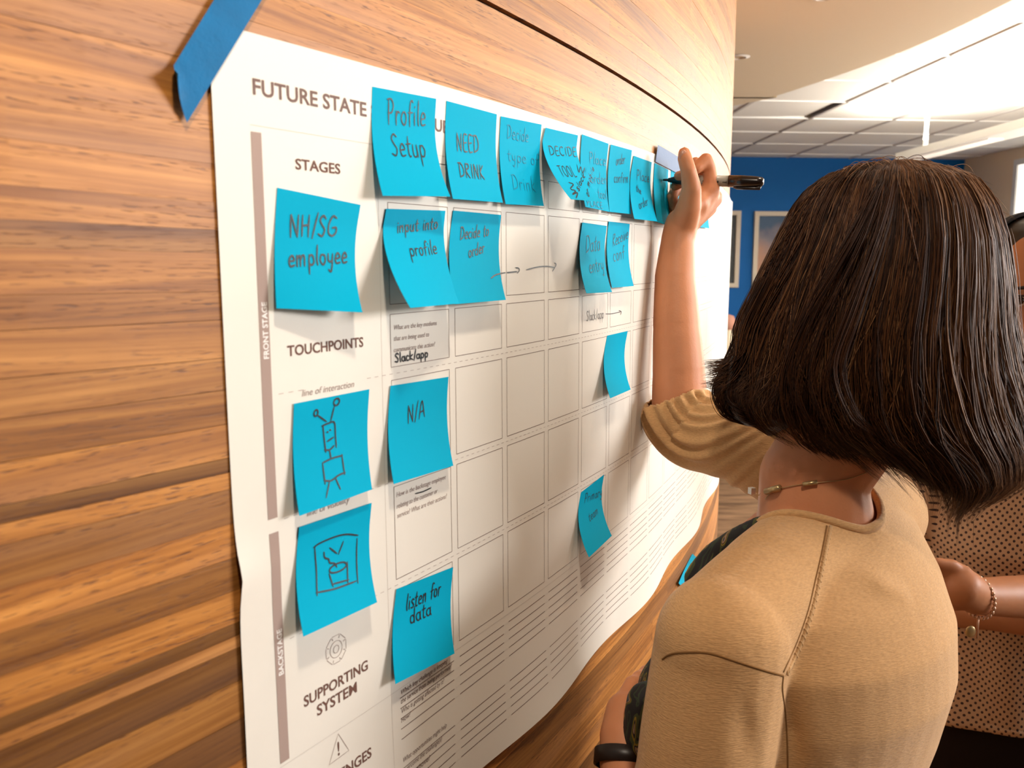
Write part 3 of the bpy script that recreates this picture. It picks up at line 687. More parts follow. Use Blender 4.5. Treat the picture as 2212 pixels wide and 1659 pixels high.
sticky([(1369.2, 336.4), (1408, 350.5), (1420.5, 478.6), (1370.5, 472.7)], 'cyan sticky note with smudged words, just left of the hand', .015, [('Place', 1374, 388, 1402, 394, 22), ('the', 1374, 412, 1385, 420, 14), ('order', 1381, 452, 1400, 442, 18)], m_ink=M_inkmid, wd=.0013)
sticky([(1414.2, 352), (1444, 366.8), (1452, 490), (1421, 480)], 'cyan sticky note being written on, under the pen tip', .009, [('re', 1424, 392, 1430, 394, 10)], m_ink=M_inkmid)
sticky([(1450, 362), (1480, 381), (1484, 492), (1454, 478)], 'cyan sticky note mostly hidden behind the thumb', .006)
sticky([(1508, 404), (1531, 420), (1532.6, 493.5), (1512, 491)], 'cyan sticky note showing beside the wrist, last of the top row', .006)
sticky([(599.2, 405.3), (779, 442.5), (783.3, 674.9), (597.5, 666)], 'cyan sticky note reading NH/SG employee', .012, [('NH/SG', 624, 511, 727, 510, 47), ('employee', 623, 577, 750, 567.5, 42)], m_ink=M_ink, wd=.0014, twist=-.5)
sticky([(979, 454.7), (1082.8, 464.3), (1092.9, 647.8), (982.8, 657.2)], 'cyan sticky note reading Decide to order', .014, [('Decide to', 993, 518, 1055, 509, 27), ('order', 1012, 557, 1046, 545, 26)],
       [[(1060, 600.8), (1070.8, 593.4), (1089, 589.4), (1091, 589.2)]], wd=.0011)
sticky([(834.7, 450.9), (962.5, 455.2), (992, 655.5), (886.6, 665.3)], 'cyan sticky note reading Input into profile, curled at the left', .030, [('input into', 857, 503, 945, 494, 27), ('profile', 886.6, 554, 944.8, 548, 30)], wd=.0011, base=.0030, twist=.25, power=1.6)
sticky([(1258, 480.4), (1311, 488), (1322.2, 631), (1267, 633.7)], 'cyan sticky note reading Data entry', .016, [('Data', 1265, 546, 1296, 540, 36), ('entry', 1274, 590, 1305, 583, 30)], m_ink=M_inkmid, wd=.0011, base=.0030)
sticky([(1311.9, 725), (1356.2, 714.8), (1362.4, 841.4), (1318.6, 860.3)], 'blank cyan sticky note with no writing, right of the empty cells', .018)
sticky([(635.3, 872.2), (798, 840.8), (804, 1057.3), (646.8, 1114.6)], 'cyan sticky note with a drawing of a box-bodied robot', .009, strokes=[
    pc(682, 892, 4, 7, 15), [(685.8, 897), (704.3, 910.2)], pc(726.6, 868, 5.5, 8, 25), [(721.6, 877.6), (714, 909)], [(695, 920), (708, 914.5), (721.6, 912.3), (724, 940), (726, 965.5)],
    [(697, 919), (700, 950), (703.2, 976.4)], [(700.6, 972), (712, 971), (721, 962.3)], [(706, 933.4), (708, 933)], [(712, 929), (714, 928.4)], [(707, 953), (719.5, 944.5)], [(711.4, 973), (714.5, 990)],
    [(696.7, 999.6), (715, 990.5), (739, 983.5)], [(738, 982), (744, 1024)], [(696.3, 1000), (702, 1045)], [(700, 1038), (715, 1037.8), (731.4, 1026), (745, 1020.4)], [(711.2, 1040.4), (704.3, 1074)], [(724.5, 1032.8), (734.7, 1056)]], wd=.0011)
sticky([(843.8, 833.6), (969, 814), (979.4, 1006), (850.7, 1045.8)], 'cyan sticky note reading N/A', .011, [('N/A', 880, 914.5, 918, 899, 37)], wd=.0011)
sticky([(646.6, 1138.7), (803, 1086.3), (814.7, 1301), (655.7, 1375.4)], 'cyan sticky note with a drawing of a steaming cup in a frame', .014, strokes=[
    [(677, 1182.5), (691.6, 1172.4), (722, 1159.7), (747.3, 1154), (772.7, 1156)], [(679.5, 1183.8), (682.8, 1232), (684.6, 1286)], [(770.9, 1163.5), (772.7, 1258.5)], [(682.8, 1280), (724.6, 1271), (768.9, 1254.7)],
    [(711.9, 1183.3), (727, 1195.2)], [(741, 1170), (730.9, 1196.5)], [(699.2, 1192.7), (701, 1204), (709.4, 1207.8), (711.9, 1215.4), (722, 1216.7), (727, 1224.3)],
    pc(729.6, 1225.6, 20, 8.5, -25), [(710.6, 1239.5), (719, 1266)], [(717, 1261.8), (752.4, 1252)], [(749.9, 1214), (751, 1258.5)]], wd=.0011)
sticky([(856.7, 1273), (979, 1225), (982, 1411.6), (854.4, 1478)], 'cyan sticky note reading listen for data', .010, [('listen for', 876.5, 1319, 951, 1284, 33), ('data', 885, 1348, 931, 1327, 32)], wd=.0012)
sticky([(1255.3, 1063.8), (1305, 1025), (1321.7, 1157.3), (1272.5, 1204)], 'cyan sticky note curling alone near the lower middle of the poster', .022, [('Primary', 1261.6, 1087, 1300, 1070, 18), ('team', 1273, 1127, 1292, 1108, 20)], m_ink=M_inkmid, wd=.0011)
sticky([(1496, 1196), (1540, 1250), (1516, 1320), (1466, 1260)], 'cyan sticky note stuck on the bare wood below the poster', .004, base=.001)

# tape
def tape(poly, label, m, off, nu=6, lift=None):
    c = [hit(*q, off) for q in poly]; root = empty('tape_strip', label, 'tape', 'tape holding the poster'); 
    def fn(a, b, o=0.0):
        s = (c[0][0] * (1 - a) + c[1][0] * a) * (1 - b) + (c[3][0] * (1 - a) + c[2][0] * a) * b; z = (c[0][1] * (1 - a) + c[1][1] * a) * (1 - b) + (c[3][1] * (1 - a) + c[2][1] * a) * b
        return wall_pt(s, z, off + o + (lift(a, b) if lift else 0))
    V, Fc = thin_sheet(fn, list(np.linspace(0, 1, 24)), list(np.linspace(0, 1, 9)), .00012)
    mesh_obj('strip', V, Fc, m, root, True)
tape([(505, -70), (362, 163), (404, 265), (608, -70)], 'dark blue masking tape strip over the upper left corner of the poster', M_tape, .0034, lift=lambda a, b: .009 * max(a - .93, 0) / .07 * (1 - b)**2)
tape([(1421.3, 312.5), (1474, 344), (1468, 377), (1416.4, 349.4)], 'pale blue tape tab over the upper edge of the poster by the thumb', M_tape2, .0040)
# ------------------------------------------------------------------ people
M_skin = mat('fair skin', (.60, .245, .115), .5, .35, sub=.12, var=(22, .07), bump=(420, .08))
M_skin2 = mat('warm tan skin', (.40, .165, .075), .5, .35, sub=.10, var=(22, .06))
M_knit = mat('beige fine knit', (.58, .335, .15), .92, .12, sheen=.25, var=(260, .10, (1, 1, 3)), bump=(520, .5, (.35, .35, 2.4)))
M_seam = mat('beige seam thread', (.50, .30, .14), .95, .1, sheen=.2)
M_eye = mat('eye white', (.75, .70, .66), .2, .6); M_iris = mat('brown iris', (.03, .015, .008), .15, .6)
M_lip = mat('lips', (.35, .10, .08), .45, .4); M_brow = mat('dark brows', (.03, .015, .01), .8)
def capsule(mb, p0, p1, r0, r1, seg=20):
    p0, p1 = Vector(p0), Vector(p1); d = p1 - p0; L = d.length; d.normalize()
    P, Rr = [], []
    for k in range(7): a = -PI / 2 + PI / 2 * k / 6; P.append(p0 + d * r0 * math.sin(a)); Rr.append(max(r0 * math.cos(a), r0 * .02))
    for k in range(1, 7): a = PI / 2 * k / 6; P.append(p1 + d * r1 * math.sin(a)); Rr.append(max(r1 * math.cos(a), r1 * .02))
    P.insert(7, p0.lerp(p1, .33)); Rr.insert(7, r0 + (r1 - r0) * .33); P.insert(8, p0.lerp(p1, .66)); Rr.insert(8, r0 + (r1 - r0) * .66)
    # keep the profile monotone along the axis
    mb.tube(P, Rr, seg)
def chain(mb, pts):
    for (a, ra), (b, rb) in zip(pts[:-1], pts[1:]): capsule(mb, a, b, ra, rb)
def ellipsoid(mb, c, ax, r, seg=24, rings=14):
    c = Vector(c); n = len(mb.v)
    for i in range(rings + 1):
        t = PI * i / rings
        for k in range(seg):
            a = 2 * PI * k / seg
            mb.v.append(c + ax[0] * r[0] * math.sin(t) * math.cos(a) + ax[1] * r[1] * math.sin(t) * math.sin(a) + ax[2] * r[2] * math.cos(t))
    for i in range(rings):
        for k in range(seg): mb.f.append((n + i * seg + k, n + i * seg + (k + 1) % seg, n + (i + 1) * seg + (k + 1) % seg, n + (i + 1) * seg + k))
def rings_loft(mb, rows, ax, ay, seg=40, ex=2.0):
    """rows: (centre, half width along ax, half depth forwards along ay, half depth backwards)"""
    n = len(mb.v)
    for (c, a, bf, bb) in rows:
        c = Vector(c)
        for k in range(seg):
            t = 2 * PI * k / seg; cs, sn = math.cos(t), math.sin(t)
            x = a * abs(cs)**(2 / ex) * (1 if cs > 0 else -1); y = (bf if sn > 0 else bb) * abs(sn)**(2 / ex) * (1 if sn > 0 else -1)
            mb.v.append(c + ax * x + ay * y)
    m_ = len(rows)
    for i in range(m_ - 1):
        for k in range(seg): k2 = (k + 1) % seg; mb.f.append((n + i * seg + k, n + i * seg + k2, n + (i + 1) * seg + k2, n + (i + 1) * seg + k))
    mb.f.append(tuple(n + k for k in reversed(range(seg)))); mb.f.append(tuple(n + (m_ - 1) * seg + k for k in range(seg)))
def fuse(mb, voxel, iters=4, fac=.5):
    """join overlapping closed shapes into one continuous surface"""
    me = bpy.data.meshes.new('tmp'); me.from_pydata([tuple(v) for v in mb.v], [], mb.f); o = bpy.data.objects.new('tmp', me); COL.objects.link(o)
    bm = bmesh.new(); bm.from_mesh(me); bmesh.ops.recalc_face_normals(bm, faces=bm.faces); bm.to_mesh(me); bm.free()
    md = o.modifiers.new('r', 'REMESH'); md.mode = 'VOXEL'; md.voxel_size = voxel
    if iters: s = o.modifiers.new('s', 'SMOOTH'); s.factor = fac; s.iterations = iters
    dg = bpy.context.evaluated_depsgraph_get(); ev = o.evaluated_get(dg); m2 = ev.to_mesh()
    V = np.empty(len(m2.vertices) * 3); m2.vertices.foreach_get('co', V); V = V.reshape(-1, 3); Fc = [tuple(p.vertices) for p in m2.polygons]
    ev.to_mesh_clear(); bpy.data.objects.remove(o); bpy.data.meshes.remove(me)
    return V, Fc
def cut(V, Fc, keep):
    """keep(centres)->mask; drops unused vertices"""
    Fa = np.array(Fc); C_ = V[Fa].mean(axis=1); Fa = Fa[keep(C_)]; u, inv = np.unique(Fa.ravel(), return_inverse=True)
    return V[u], [tuple(int(x) for x in r) for r in inv.reshape(-1, 4)]
Z3 = Vector((0, 0, 1))

# ---- the woman writing on the poster
her = empty('person', 'woman with dark brown bob in beige cardigan writing on the poster with a marker', 'person', 'people in the room')
FD = Vector((-.75, .66, 0)).normalized(); LD = Vector((FD.y, -FD.x, 0)).normalized()       # facing, and her right-hand side
if LD.y < 0: LD = -LD
def W(x, y, z): return Vector((x, y, CZ + z))
tc = lambda z: W(.292, .825, z)
neck0 = W(.302, .835, -.262); headc = W(.350, .850, -.03)
shl, shr = W(.176, .690, -.302), W(.415, .960, -.270)
elr, wrr = at(1468, 893, 1.135), at(1466, 512, 1.175)
ell, wrl = W(.135, .655, -.575), at(1346, 1640, .80)
b = MB()
ellipsoid(b, headc, (LD, FD, Z3), (.072, .088, .108)); ellipsoid(b, headc + FD * .028 + Z3 * -.055, (LD, FD, Z3), (.052, .058, .062))
capsule(b, headc + FD * .085 + Z3 * -.005, headc + FD * .100 + Z3 * -.035, .008, .013)                      # nose
capsule(b, headc + FD * .078 - LD * .018 + Z3 * -.062, headc + FD * .078 + LD * .018 + Z3 * -.062, .007, .007)  # mouth
for sd in (-1, 1):
    ellipsoid(b, headc + LD * .074 * sd + Z3 * -.012, (LD, FD, Z3), (.010, .018, .031)); capsule(b, headc + FD * .076 + LD * .015 * sd + Z3 * .022, headc + FD * .066 + LD * .045 * sd + Z3 * .020, .008, .007)
chain(b, [(headc + Z3 * -.06 - FD * .015, .054), (W(.296, .838, -.20), .051), (neck0, .058)])
capsule(b, neck0 + FD * .03 + Z3 * -.01, tc(-.315) + FD * .085, .044, .034); capsule(b, tc(-.315) + FD * .085, tc(-.38) + FD * .09, .034, .05)
chain(b, [(shl, .044), (W(.235, .755, -.274), .043), (neck0 + Z3 * -.01, .058), (W(.365, .905, -.255), .043), (shr, .044)])
tors = [(-.285, .10, .060, .06), (-.33, .155, .085, .085), (-.42, .158, .105, .095), (-.50, .148, .118, .088), (-.58, .132, .095, .078), (-.66, .125, .085, .078), (-.75, .155, .095, .095), (-.84, .165, .10, .105), (-.90, .15, .09, .10)]
rings_loft(b, [(tc(z), a, bf, bb) for z, a, bf, bb in tors], LD, FD)
chain(b, [(shr, .044), (shr.lerp(elr, .5), .040), (elr, .036)])
fa = [(at(1468, 880, 1.135), .037), (at(1466, 800, 1.14), .0345), (at(1461, 700, 1.15), .031), (at(1458, 600, 1.162), .0270), (at(1464, 520, 1.175), .0225), (at(1472, 486, 1.178), .0225)]
chain(b, fa)
# right hand: palm, five fingers bent round the marker
hp = lambda x, y, Y: at(x, y, Y)
palm = [hp(1474, 482, 1.178), hp(1494, 440, 1.165), hp(1535, 412, 1.185), hp(1540, 428, 1.205), hp(1530, 448, 1.222), hp(1512, 466, 1.236)]
capsule(b, palm[0], palm[2], .021, .013); capsule(b, palm[0], palm[3], .021, .0135); capsule(b, palm[0], palm[4], .020, .0125); capsule(b, hp(1476, 486, 1.185), palm[5], .019, .0115)
capsule(b, palm[2], palm[4], .0120, .0115); capsule(b, hp(1506, 440, 1.175), hp(1520, 424, 1.19), .016, .015)
chain(b, [(palm[2], .0115), (hp(1533, 368, 1.188), .0095), (hp(1525, 345, 1.186), .0092), (hp(1504, 364, 1.180), .0082), (hp(1482, 376, 1.186), .0076), (hp(1466, 380, 1.192), .0068)])     # index
chain(b, [(palm[3], .0115), (hp(1515, 372, 1.212), .0092), (hp(1502, 352, 1.214), .0086), (hp(1486, 368, 1.216), .0080), (hp(1468, 396, 1.216), .0074), (hp(1458, 402, 1.213), .0068)])          # middle
chain(b, [(palm[4], .0108), (hp(1492, 410, 1.240), .0090), (hp(1466, 402, 1.240), .0086), (hp(1452, 424, 1.228), .0078), (hp(1456, 446, 1.222), .0070)])                                      # ring
chain(b, [(palm[5], .0095), (hp(1480, 440, 1.250), .0080), (hp(1456, 442, 1.246), .0076), (hp(1446, 462, 1.236), .0068), (hp(1450, 480, 1.228), .0060)])                                      # little
chain(b, [(hp(1478, 478, 1.168), .0185), (hp(1488, 446, 1.152), .0165), (hp(1494, 408, 1.140), .0128), (hp(1487, 368, 1.135), .0102), (hp(1480, 344, 1.138), .0098), (hp(1478, 331, 1.142), .0082)])   # thumb
# left arm, bent at the elbow, hand in front of her waist
chain(b, [(shl, .044), (shl.lerp(ell, .5), .041), (ell, .036), (ell.lerp(wrl, .5), .033), (wrl, .024)])
hl = at(1352, 1540, .83)
chain(b, [(wrl, .023), (wrl.lerp(hl, .5), .025), (hl, .021)])
fdir = (hl - wrl).normalized()
for k in range(4):
    o_ = Vector((-.010 + .009 * k, .012 * k - .012, 0)); q0 = hl + o_ + fdir * .006; q1 = q0 + fdir * .020 + Vector((.016, .02, 0)); q2 = q1 + Vector((.026, .014, -.006)); chain(b, [(q0, .0095), (q1, .0085), (q2, .0075)])
chain(b, [(wrl + fdir * .02 + Vector((.01, -.02, 0)), .014), (hl + Vector((.012, -.028, -.005)), .011), (hl + Vector((.020, -.024, .022)), .009)])
# legs
for sd in (-1, 1):
    hip = tc(-.86) + LD * .085 * sd; kn = tc(-1.06) + LD * .08 * sd + FD * .015; an = tc(-1.43) + LD * .075 * sd
    chain(b, [(hip, .078), (kn, .052), (kn + Z3 * -.12 - FD * .01, .050), (an, .036), (an + Z3 * -.02 + FD * .06, .030), (an + Z3 * -.035 + FD * .13, .022)])
V, Fc = fuse(b, .0028, 5, .5)
body = mesh_obj('body', V, Fc, M_skin, her, True)
for sd in (-1, 1):
    e = headc + LD * .031 * sd + FD * .073 + Z3 * .005; mb = MB(); ellipsoid(mb, e, (LD, FD, Z3), (.012, .012, .012), 16, 10); eo = mb.build('eye', M_eye, her, True)
    mb = MB(); ellipsoid(mb, e + FD * .0095, (LD, FD, Z3), (.0055, .0035, .0055), 14, 8); mb.build('iris', M_iris, eo, True)
# thumb nail and finger nails
mb = MB(); ellipsoid(mb, hp(1475.5, 336, 1.1335), (Vector((1, 0, 0)), Vector((0, 1, 0)), Z3), (.0055, .0022, .0075), 14, 8); mb.build('thumb_nail', mat('nail', (.55, .27, .18), .3, .5), her, True)
# floral dress
def floral():
    m = bpy.data.materials.new('dark floral print'); m.use_nodes = True; nt = m.node_tree; bs = nt.nodes['Principled BSDF']; L = nt.links.new
    tcn = nt.nodes.new('ShaderNodeTexCoord'); mp = nt.nodes.new('ShaderNodeMapping'); mp.inputs['Scale'].default_value = (1, 1, .45); L(tcn.outputs['Object'], mp.inputs[0])
    n = nt.nodes.new('ShaderNodeTexNoise'); n.inputs['Scale'].default_value = 34; n.inputs['Distortion'].default_value = 1.6; n.inputs['Detail'].default_value = 1.5; L(mp.outputs[0], n.inputs[0])
    r = nt.nodes.new('ShaderNodeValToRGB'); r.color_ramp.interpolation = 'CONSTANT'; L(n.outputs[0], r.inputs[0]); c = r.color_ramp
    c.elements[0].color = (.008, .006, .006, 1); c.elements[1].position = .55; c.elements[1].color = (.05, .055, .012, 1)
    for p_, q in ((.60, (.24, .15, .01)), (.635, (.008, .006, .006)), (.66, (.30, .17, .09)), (.70, (.03, .05, .06))): e = c.elements.new(p_); e.color = (*q, 1)
    e = c.elements.new(.36); e.color = (.02, .03, .012, 1); e = c.elements.new(.40); e.color = (.008, .006, .006, 1)
    L(r.outputs[0], bs.inputs['Base Color']); bs.inputs['Roughness'].default_value = .7; return m
M_floral = floral()
b = MB()
rings_loft(b, [(tc(-.345), .150, .085, .088), (tc(-.37), .155, .10, .092), (tc(-.42), .160, .130, .099), (tc(-.47), .158, .155, .097), (tc(-.54), .142, .135, .085), (tc(-.62), .131, .105, .083), (tc(-.70), .145, .11, .09), (tc(-.80), .175, .125, .115), (tc(-.95), .195, .15, .14), (tc(-1.08), .21, .165, .155)], LD, FD, 44)
capsule(b, W(.215, .80, -.300), W(.205, .815, -.36), .020, .03); capsule(b, W(.345, .945, -.300), W(.30, .95, -.36), .016, .03)
chain(b, [(at(1652, 1132, .80), .010), (at(1600, 1160, .815), .012), (at(1545, 1200, .84), .014), (at(1520, 1250, .84), .02)]); capsule(b, at(1400, 1520, .80), at(1395, 1700, .80), .022, .03)
for sd in (-1, 1): ellipsoid(b, tc(-.475) + FD * .095 + LD * .060 * sd, (LD, FD, Z3), (.058, .062, .105))
V, Fc = fuse(b, .005, 4); mesh_obj('floral_dress', V, Fc, M_floral, her, True)
# cardigan
b = MB()
chain(b, [(shl + Vector((-.004, -.004, 0)), .053), (W(.235, .752, -.274), .050), (W(.308, .828, -.270), .062), (W(.368, .900, -.264), .052), (shr, .053)])
rings_loft(b, [(tc(-.236) + LD * .045, .10, .03, .060), (tc(-.256) + LD * .03, .140, .045, .084), (tc(-.29) + LD * .01, .170, .075, .110), (tc(-.33), .180, .100, .130), (tc(-.38), .180, .115, .134), (tc(-.44), .172, .12, .122), (tc(-.50), .160, .12, .106), (tc(-.58), .150, .110, .098), (tc(-.66), .148, .10, .098), (tc(-.75), .178, .12, .12), (tc(-.83), .188, .13, .13)], LD, FD, 44)
chain(b, [(shl, .056), (shl.lerp(ell, .45), .056), (ell + Vector((.002, 0, 0)), .050), (ell.lerp(wrl, .12), .046)])
# right sleeve: a tube with bunched folds towards the elbow
el_c = elr; P, Rr = [], []
ax = [shr, shr.lerp(elr, .35), shr.lerp(elr, .7), at(1490, 925, 1.13), at(1466, 893, 1.133), at(1465, 860, 1.135), at(1466, 838, 1.1365)]
axs = smooth_line([tuple(p) for p in ax], 26); nA = len(axs)
for i, p in enumerate(axs):
    t = i / (nA - 1); r = .053 + (.0485 - .053) * min(t / .6, 1) if t < .6 else .0485 + (.0395 - .0485) * (t - .6) / .4
    P.append(Vector(p)); Rr.append(r)
mbt = MB(); mbt.tube(P, Rr, 48)
inner = at(1530, 850, 1.13)
vv = []
for q in mbt.v:
    i = min(range(len(P)), key=lambda k: (P[k] - q).length_squared); t = i / (nA - 1)
    d = (q - P[i]); dn = d.normalized(); t2 = (2 * PI * (q - at(1548, 840, 1.10)).length / .0165)
    env = max(0, 1 - abs(t - .68) / .42); side = .35 + .65 * max(0, dn.dot(Vector((.5, -.8, .1))))
    vv.append(q + dn * .0034 * min(1, env * 1.6) * side * math.sin(t2 + .5 * math.sin(t * 9)))
n = len(b.v); b.v += mbt.v; b.f += [tuple(n + k for k in f_) for f_ in mbt.f]
V, Fc = fuse(b, .0028, 12, .5)
PA = np.array([tuple(p) for p in P]); near = np.where(V[:, 0] < .36)[0]; near = near[(V[near, 1] > .93)]
dist = np.linalg.norm(V[near][:, None, :] - PA[None], axis=2); ix = dist.argmin(1); tt = ix / (nA - 1); dn = V[near] - PA[ix]; dn /= np.maximum(np.linalg.norm(dn, axis=1), 1e-6)[:, None]
ic = np.array(tuple(at(1548, 838, 1.10))); rr_ = np.linalg.norm(V[near] - ic, axis=1); env = np.clip(1.9 * (1 - np.abs(tt - .66) / .46), 0, 1) * (dist.min(1) < .07)
V[near] += dn * (.0036 * env * (np.sin(2 * PI * rr_ / .0150 + .7 * np.sin(tt * 11)) + .35 * np.sin(2 * PI * rr_ / .0105 + 2)))[:, None]
# folds of the back and the near sleeve
Va = V.copy(); fdn = np.array(FD); ldn = np.array(LD); cz = np.array(tuple(tc(0)))
def fold(p0, p1, wd, amp):
    global Va
    p0 = np.array(p0); p1 = np.array(p1); d = p1 - p0; L = np.linalg.norm(d); d = d / L; rel = Va - p0; t = rel @ d; perp = rel - t[:, None] * d; r = np.linalg.norm(perp, axis=1)
    k = 1.7 * amp * np.exp(-(r / wd)**2) * np.clip(1 - np.abs(t / L - .5) * 1.6, 0, 1); out = Va - (cz + np.array([0, 0, 1]) * (Va[:, 2] - cz[2])[:, None]); out[:, 2] = 0; out /= np.maximum(np.linalg.norm(out, axis=1), 1e-6)[:, None]
    Va = Va + out * k[:, None]
for q0, q1, wd, amp in (((1760, 1400, .70), (1860, 1640, .70), .010, .007), ((1730, 1460, .68), (1790, 1680, .68), .009, .007), ((1820, 1440, .71), (1960, 1600, .73), .012, -.006),
                        ((1700, 1480, .66), (1720, 1700, .66), .008, -.008), ((1860, 1220, .72), (1960, 1280, .74), .012, .004), ((1480, 1440, .62), (1470, 1640, .62), .012, .004), ((1600, 1480, .62), (1640, 1700, .62), .012, -.005),
                        ((1560, 1180, .70), (1700, 1150, .74), .006, .004), ((1520, 1250, .66), (1640, 1190, .70), .007, -.003)):
    fold(at(*q0), at(*q1), wd, amp)
V = Va
ncx = np.array(tuple(W(.296, .838, 0)))
def keep(Cn):
    rel = Cn - ncx; zf = Cn[:, 2] - CZ; f_ = rel @ fdn; l_ = rel @ ldn
    neckhole = (zf > -.345) & ((f_ / np.where(f_ > 0, .125, .064))**2 + (l_ / .070)**2 < 1)
    ft = (Cn - cz) @ fdn; lt = np.abs((Cn - cz) @ ldn - .01)
    front = (ft > .05) & (lt < .035 + np.clip((-.33 - zf) * .15, 0, .06)) & (zf > -1)
    cuffr = (Cn - np.array(tuple(at(1466, 845, 1.136)))) @ np.array((-.40, .06, .91)) > 0
    cuffr &= np.linalg.norm(Cn - np.array(tuple(at(1466, 842, 1.136))), axis=1) < .08
    cl = np.array(tuple(ell.lerp(wrl, .12))); dl_ = np.array(tuple((wrl - ell).normalized())); cuffl = ((Cn - cl) @ dl_ > 0.012) & (np.linalg.norm(Cn - cl, axis=1) < .08) & (zf < -.5) & (((Cn - cz) @ ldn) < -.12)
    hem = zf < -.815
    return ~(neckhole | front | cuffr | cuffl | hem)
V, Fc = cut(V, Fc, keep)
card = mesh_obj('cardigan', V, Fc, M_knit, her, True)
sm = card.modifiers.new('thickness', 'SOLIDIFY'); sm.thickness = .0022; sm.offset = -1
bvh = BVHTree.FromPolygons([tuple(v) for v in V], Fc)
def on_cloth(px, py, off=.0):
    o_ = Vector((0, 0, CZ)); d = ray(px, py).normalized(); h = bvh.ray_cast(o_, d)
    return (h[0] + h[1] * off * (1 if h[1].dot(d) < 0 else -1)) if h[0] else None
def seam(pts, rad, name, m, stitch=0.0):
    P = [on_cloth(*q) for q in smooth_line(pts, 10)]; P = [p for p in P if p is not None]
    if len(P) < 3: return
    mb = MB(); mb.tube(P, rad, 8); o = mb.build(name, m, her, True)
    if stitch:
        mb = MB(); acc = 0
        for a, c in zip(P[:-1], P[1:]):
            L = (c - a).length; acc += L
            if acc > stitch: acc = 0; d = (c - a).normalized(); s_ = d.cross(Vector((0, 1, 0))).normalized(); capsule(mb, c - s_ * .0012 - d * .0006 - Vector((0, .0012, 0)), c + s_ * .0012 + d * .0010 - Vector((0, .0012, 0)), .0009, .0009, 6)
        if mb.v: tag(mb.build('seam_stitches', m, her, True), kind='stuff')
M_seamd = mat('seam crease shade', (.22, .11, .04), .95, .1)  # darker brown stands in for the shadow along the seams
dense = lambda P: P
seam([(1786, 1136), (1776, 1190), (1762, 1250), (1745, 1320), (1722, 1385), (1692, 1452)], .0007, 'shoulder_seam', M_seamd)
seam([(1794, 1138), (1783, 1192), (1770, 1252), (1753, 1322), (1731, 1387), (1701, 1452)], .0017, 'shoulder_welt', M_seam, .004)
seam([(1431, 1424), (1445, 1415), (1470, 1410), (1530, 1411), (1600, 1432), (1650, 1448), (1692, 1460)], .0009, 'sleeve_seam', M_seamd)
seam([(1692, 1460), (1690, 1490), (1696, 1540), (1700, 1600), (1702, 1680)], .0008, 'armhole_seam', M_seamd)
# ribbed neckband round the opening
def band_pt(a):
    f_ = math.sin(a); l_ = math.cos(a); rf = .125 if f_ > 0 else .064
    base = W(.296, .838, 0) + FD * f_ * rf + LD * l_ * .070; h = bvh.ray_cast(Vector((base.x, base.y, CZ + .2)), Vector((0, 0, -1)))
    c = W(.296, .838, 0)
    for k in range(12):
        if h[0]: break
        q = c + (base - c) * (1 + .012 * (k + 1)); h = bvh.ray_cast(Vector((q.x, q.y, CZ + .2)), Vector((0, 0, -1)))
    return h[0]
P = [band_pt(a) for a in np.linspace(math.radians(128), math.radians(412), 90)]; P = [p for p in P if p]
for _ in range(6): P = [P[0]] + [(P[i - 1] + P[i] * 2 + P[i + 1]) / 4 for i in range(1, len(P) - 1)] + [P[-1]]
mb = MB(); mb.tube([p + Z3 * .001 for p in P], [.0042] * len(P), 12); mb.build('neckband', M_knit, her, True)
# necklace on thin cord
bb_ = BVHTree.FromPolygons([tuple(v.co) for v in body.data.vertices], [tuple(p.vertices) for p in body.data.polygons])
def on_body(px, py, off=.001):
    h = bb_.ray_cast(Vector((0, 0, CZ)), ray(px, py).normalized()); return h[0] + h[1] * off if h[0] else None
P = [on_body(*q) for q in smooth_line([(1655, 1078), (1672, 1060), (1700, 1052), (1740, 1045), (1790, 1040), (1830, 1034), (1870, 1020)], 6)]; P = [p for p in P if p]
M_gold = mat('dull gold', (.50, .36, .18), .35, .5, metal=.8); M_silver = mat('silver', (.8, .78, .74), .25, .5, metal=.9)
nk = MB(); nk.tube(P, .0004, 6); nko = nk.build('necklace', M_gold, her, True)
for (a, c, r_) in (((1660, 1062), (1688, 1053), .0032), ((1735, 1046), (1765, 1041), .0022)):
    p0, p1 = on_body(*a, .003), on_body(*c, .003)
    if p0 and p1: mb = MB(); mb.tube([p0, p1], r_, 12); mb.build('bar_bead', M_gold, nko, True)
p0 = on_body(1650, 1066, .004) or at(1632, 1064, .80); mb = MB(); q = at(1624, 1060, p0.y - .002); mb.box(q, .0052, .0052, .0062, Matrix.Rotation(.4, 3, 'Z')); mb.build('silver_bead', M_silver, nko)
mb = MB(); mb.tube([at(1630, 1064, q.y), at(1640, 1070, q.y), p0], .0004, 6); mb.build('cord_end', M_gold, nko, True)
# watch band on the left wrist
mb = MB(); dwr = (hl - wrl).normalized(); s1 = dwr.cross(Vector((0, 1, 0))).normalized(); s2 = dwr.cross(s1)
ringP = [wrl + (s1 * math.cos(a) + s2 * math.sin(a)) * .0262 for a in np.linspace(0, 2 * PI, 30)]
Vv, Ff = [], []
for i, p in enumerate(ringP):
    o_ = (p - wrl).normalized()
    Vv += [p - dwr * .008, p + o_ * .0025 - dwr * .007, p + o_ * .0025 + dwr * .007, p + dwr * .008]
for i in range(len(ringP) - 1):
    for k in range(3): Ff.append((4 * i + k, 4 * i + 4 + k, 4 * i + 5 + k, 4 * i + k + 1))
wb = mesh_obj('wrist_band', Vv, Ff, mat('black band', (.015, .008, .006), .4), her, True)
cl = wrl + (at(1373, 1638, wrl.y) - wrl).normalized() * .028 + Vector((0, -.008, 0)); mb = MB(); mb.tube([cl - dwr * .008, cl + dwr * .008], .0013, 8); mb.build('clasp', M_silver, wb, True)
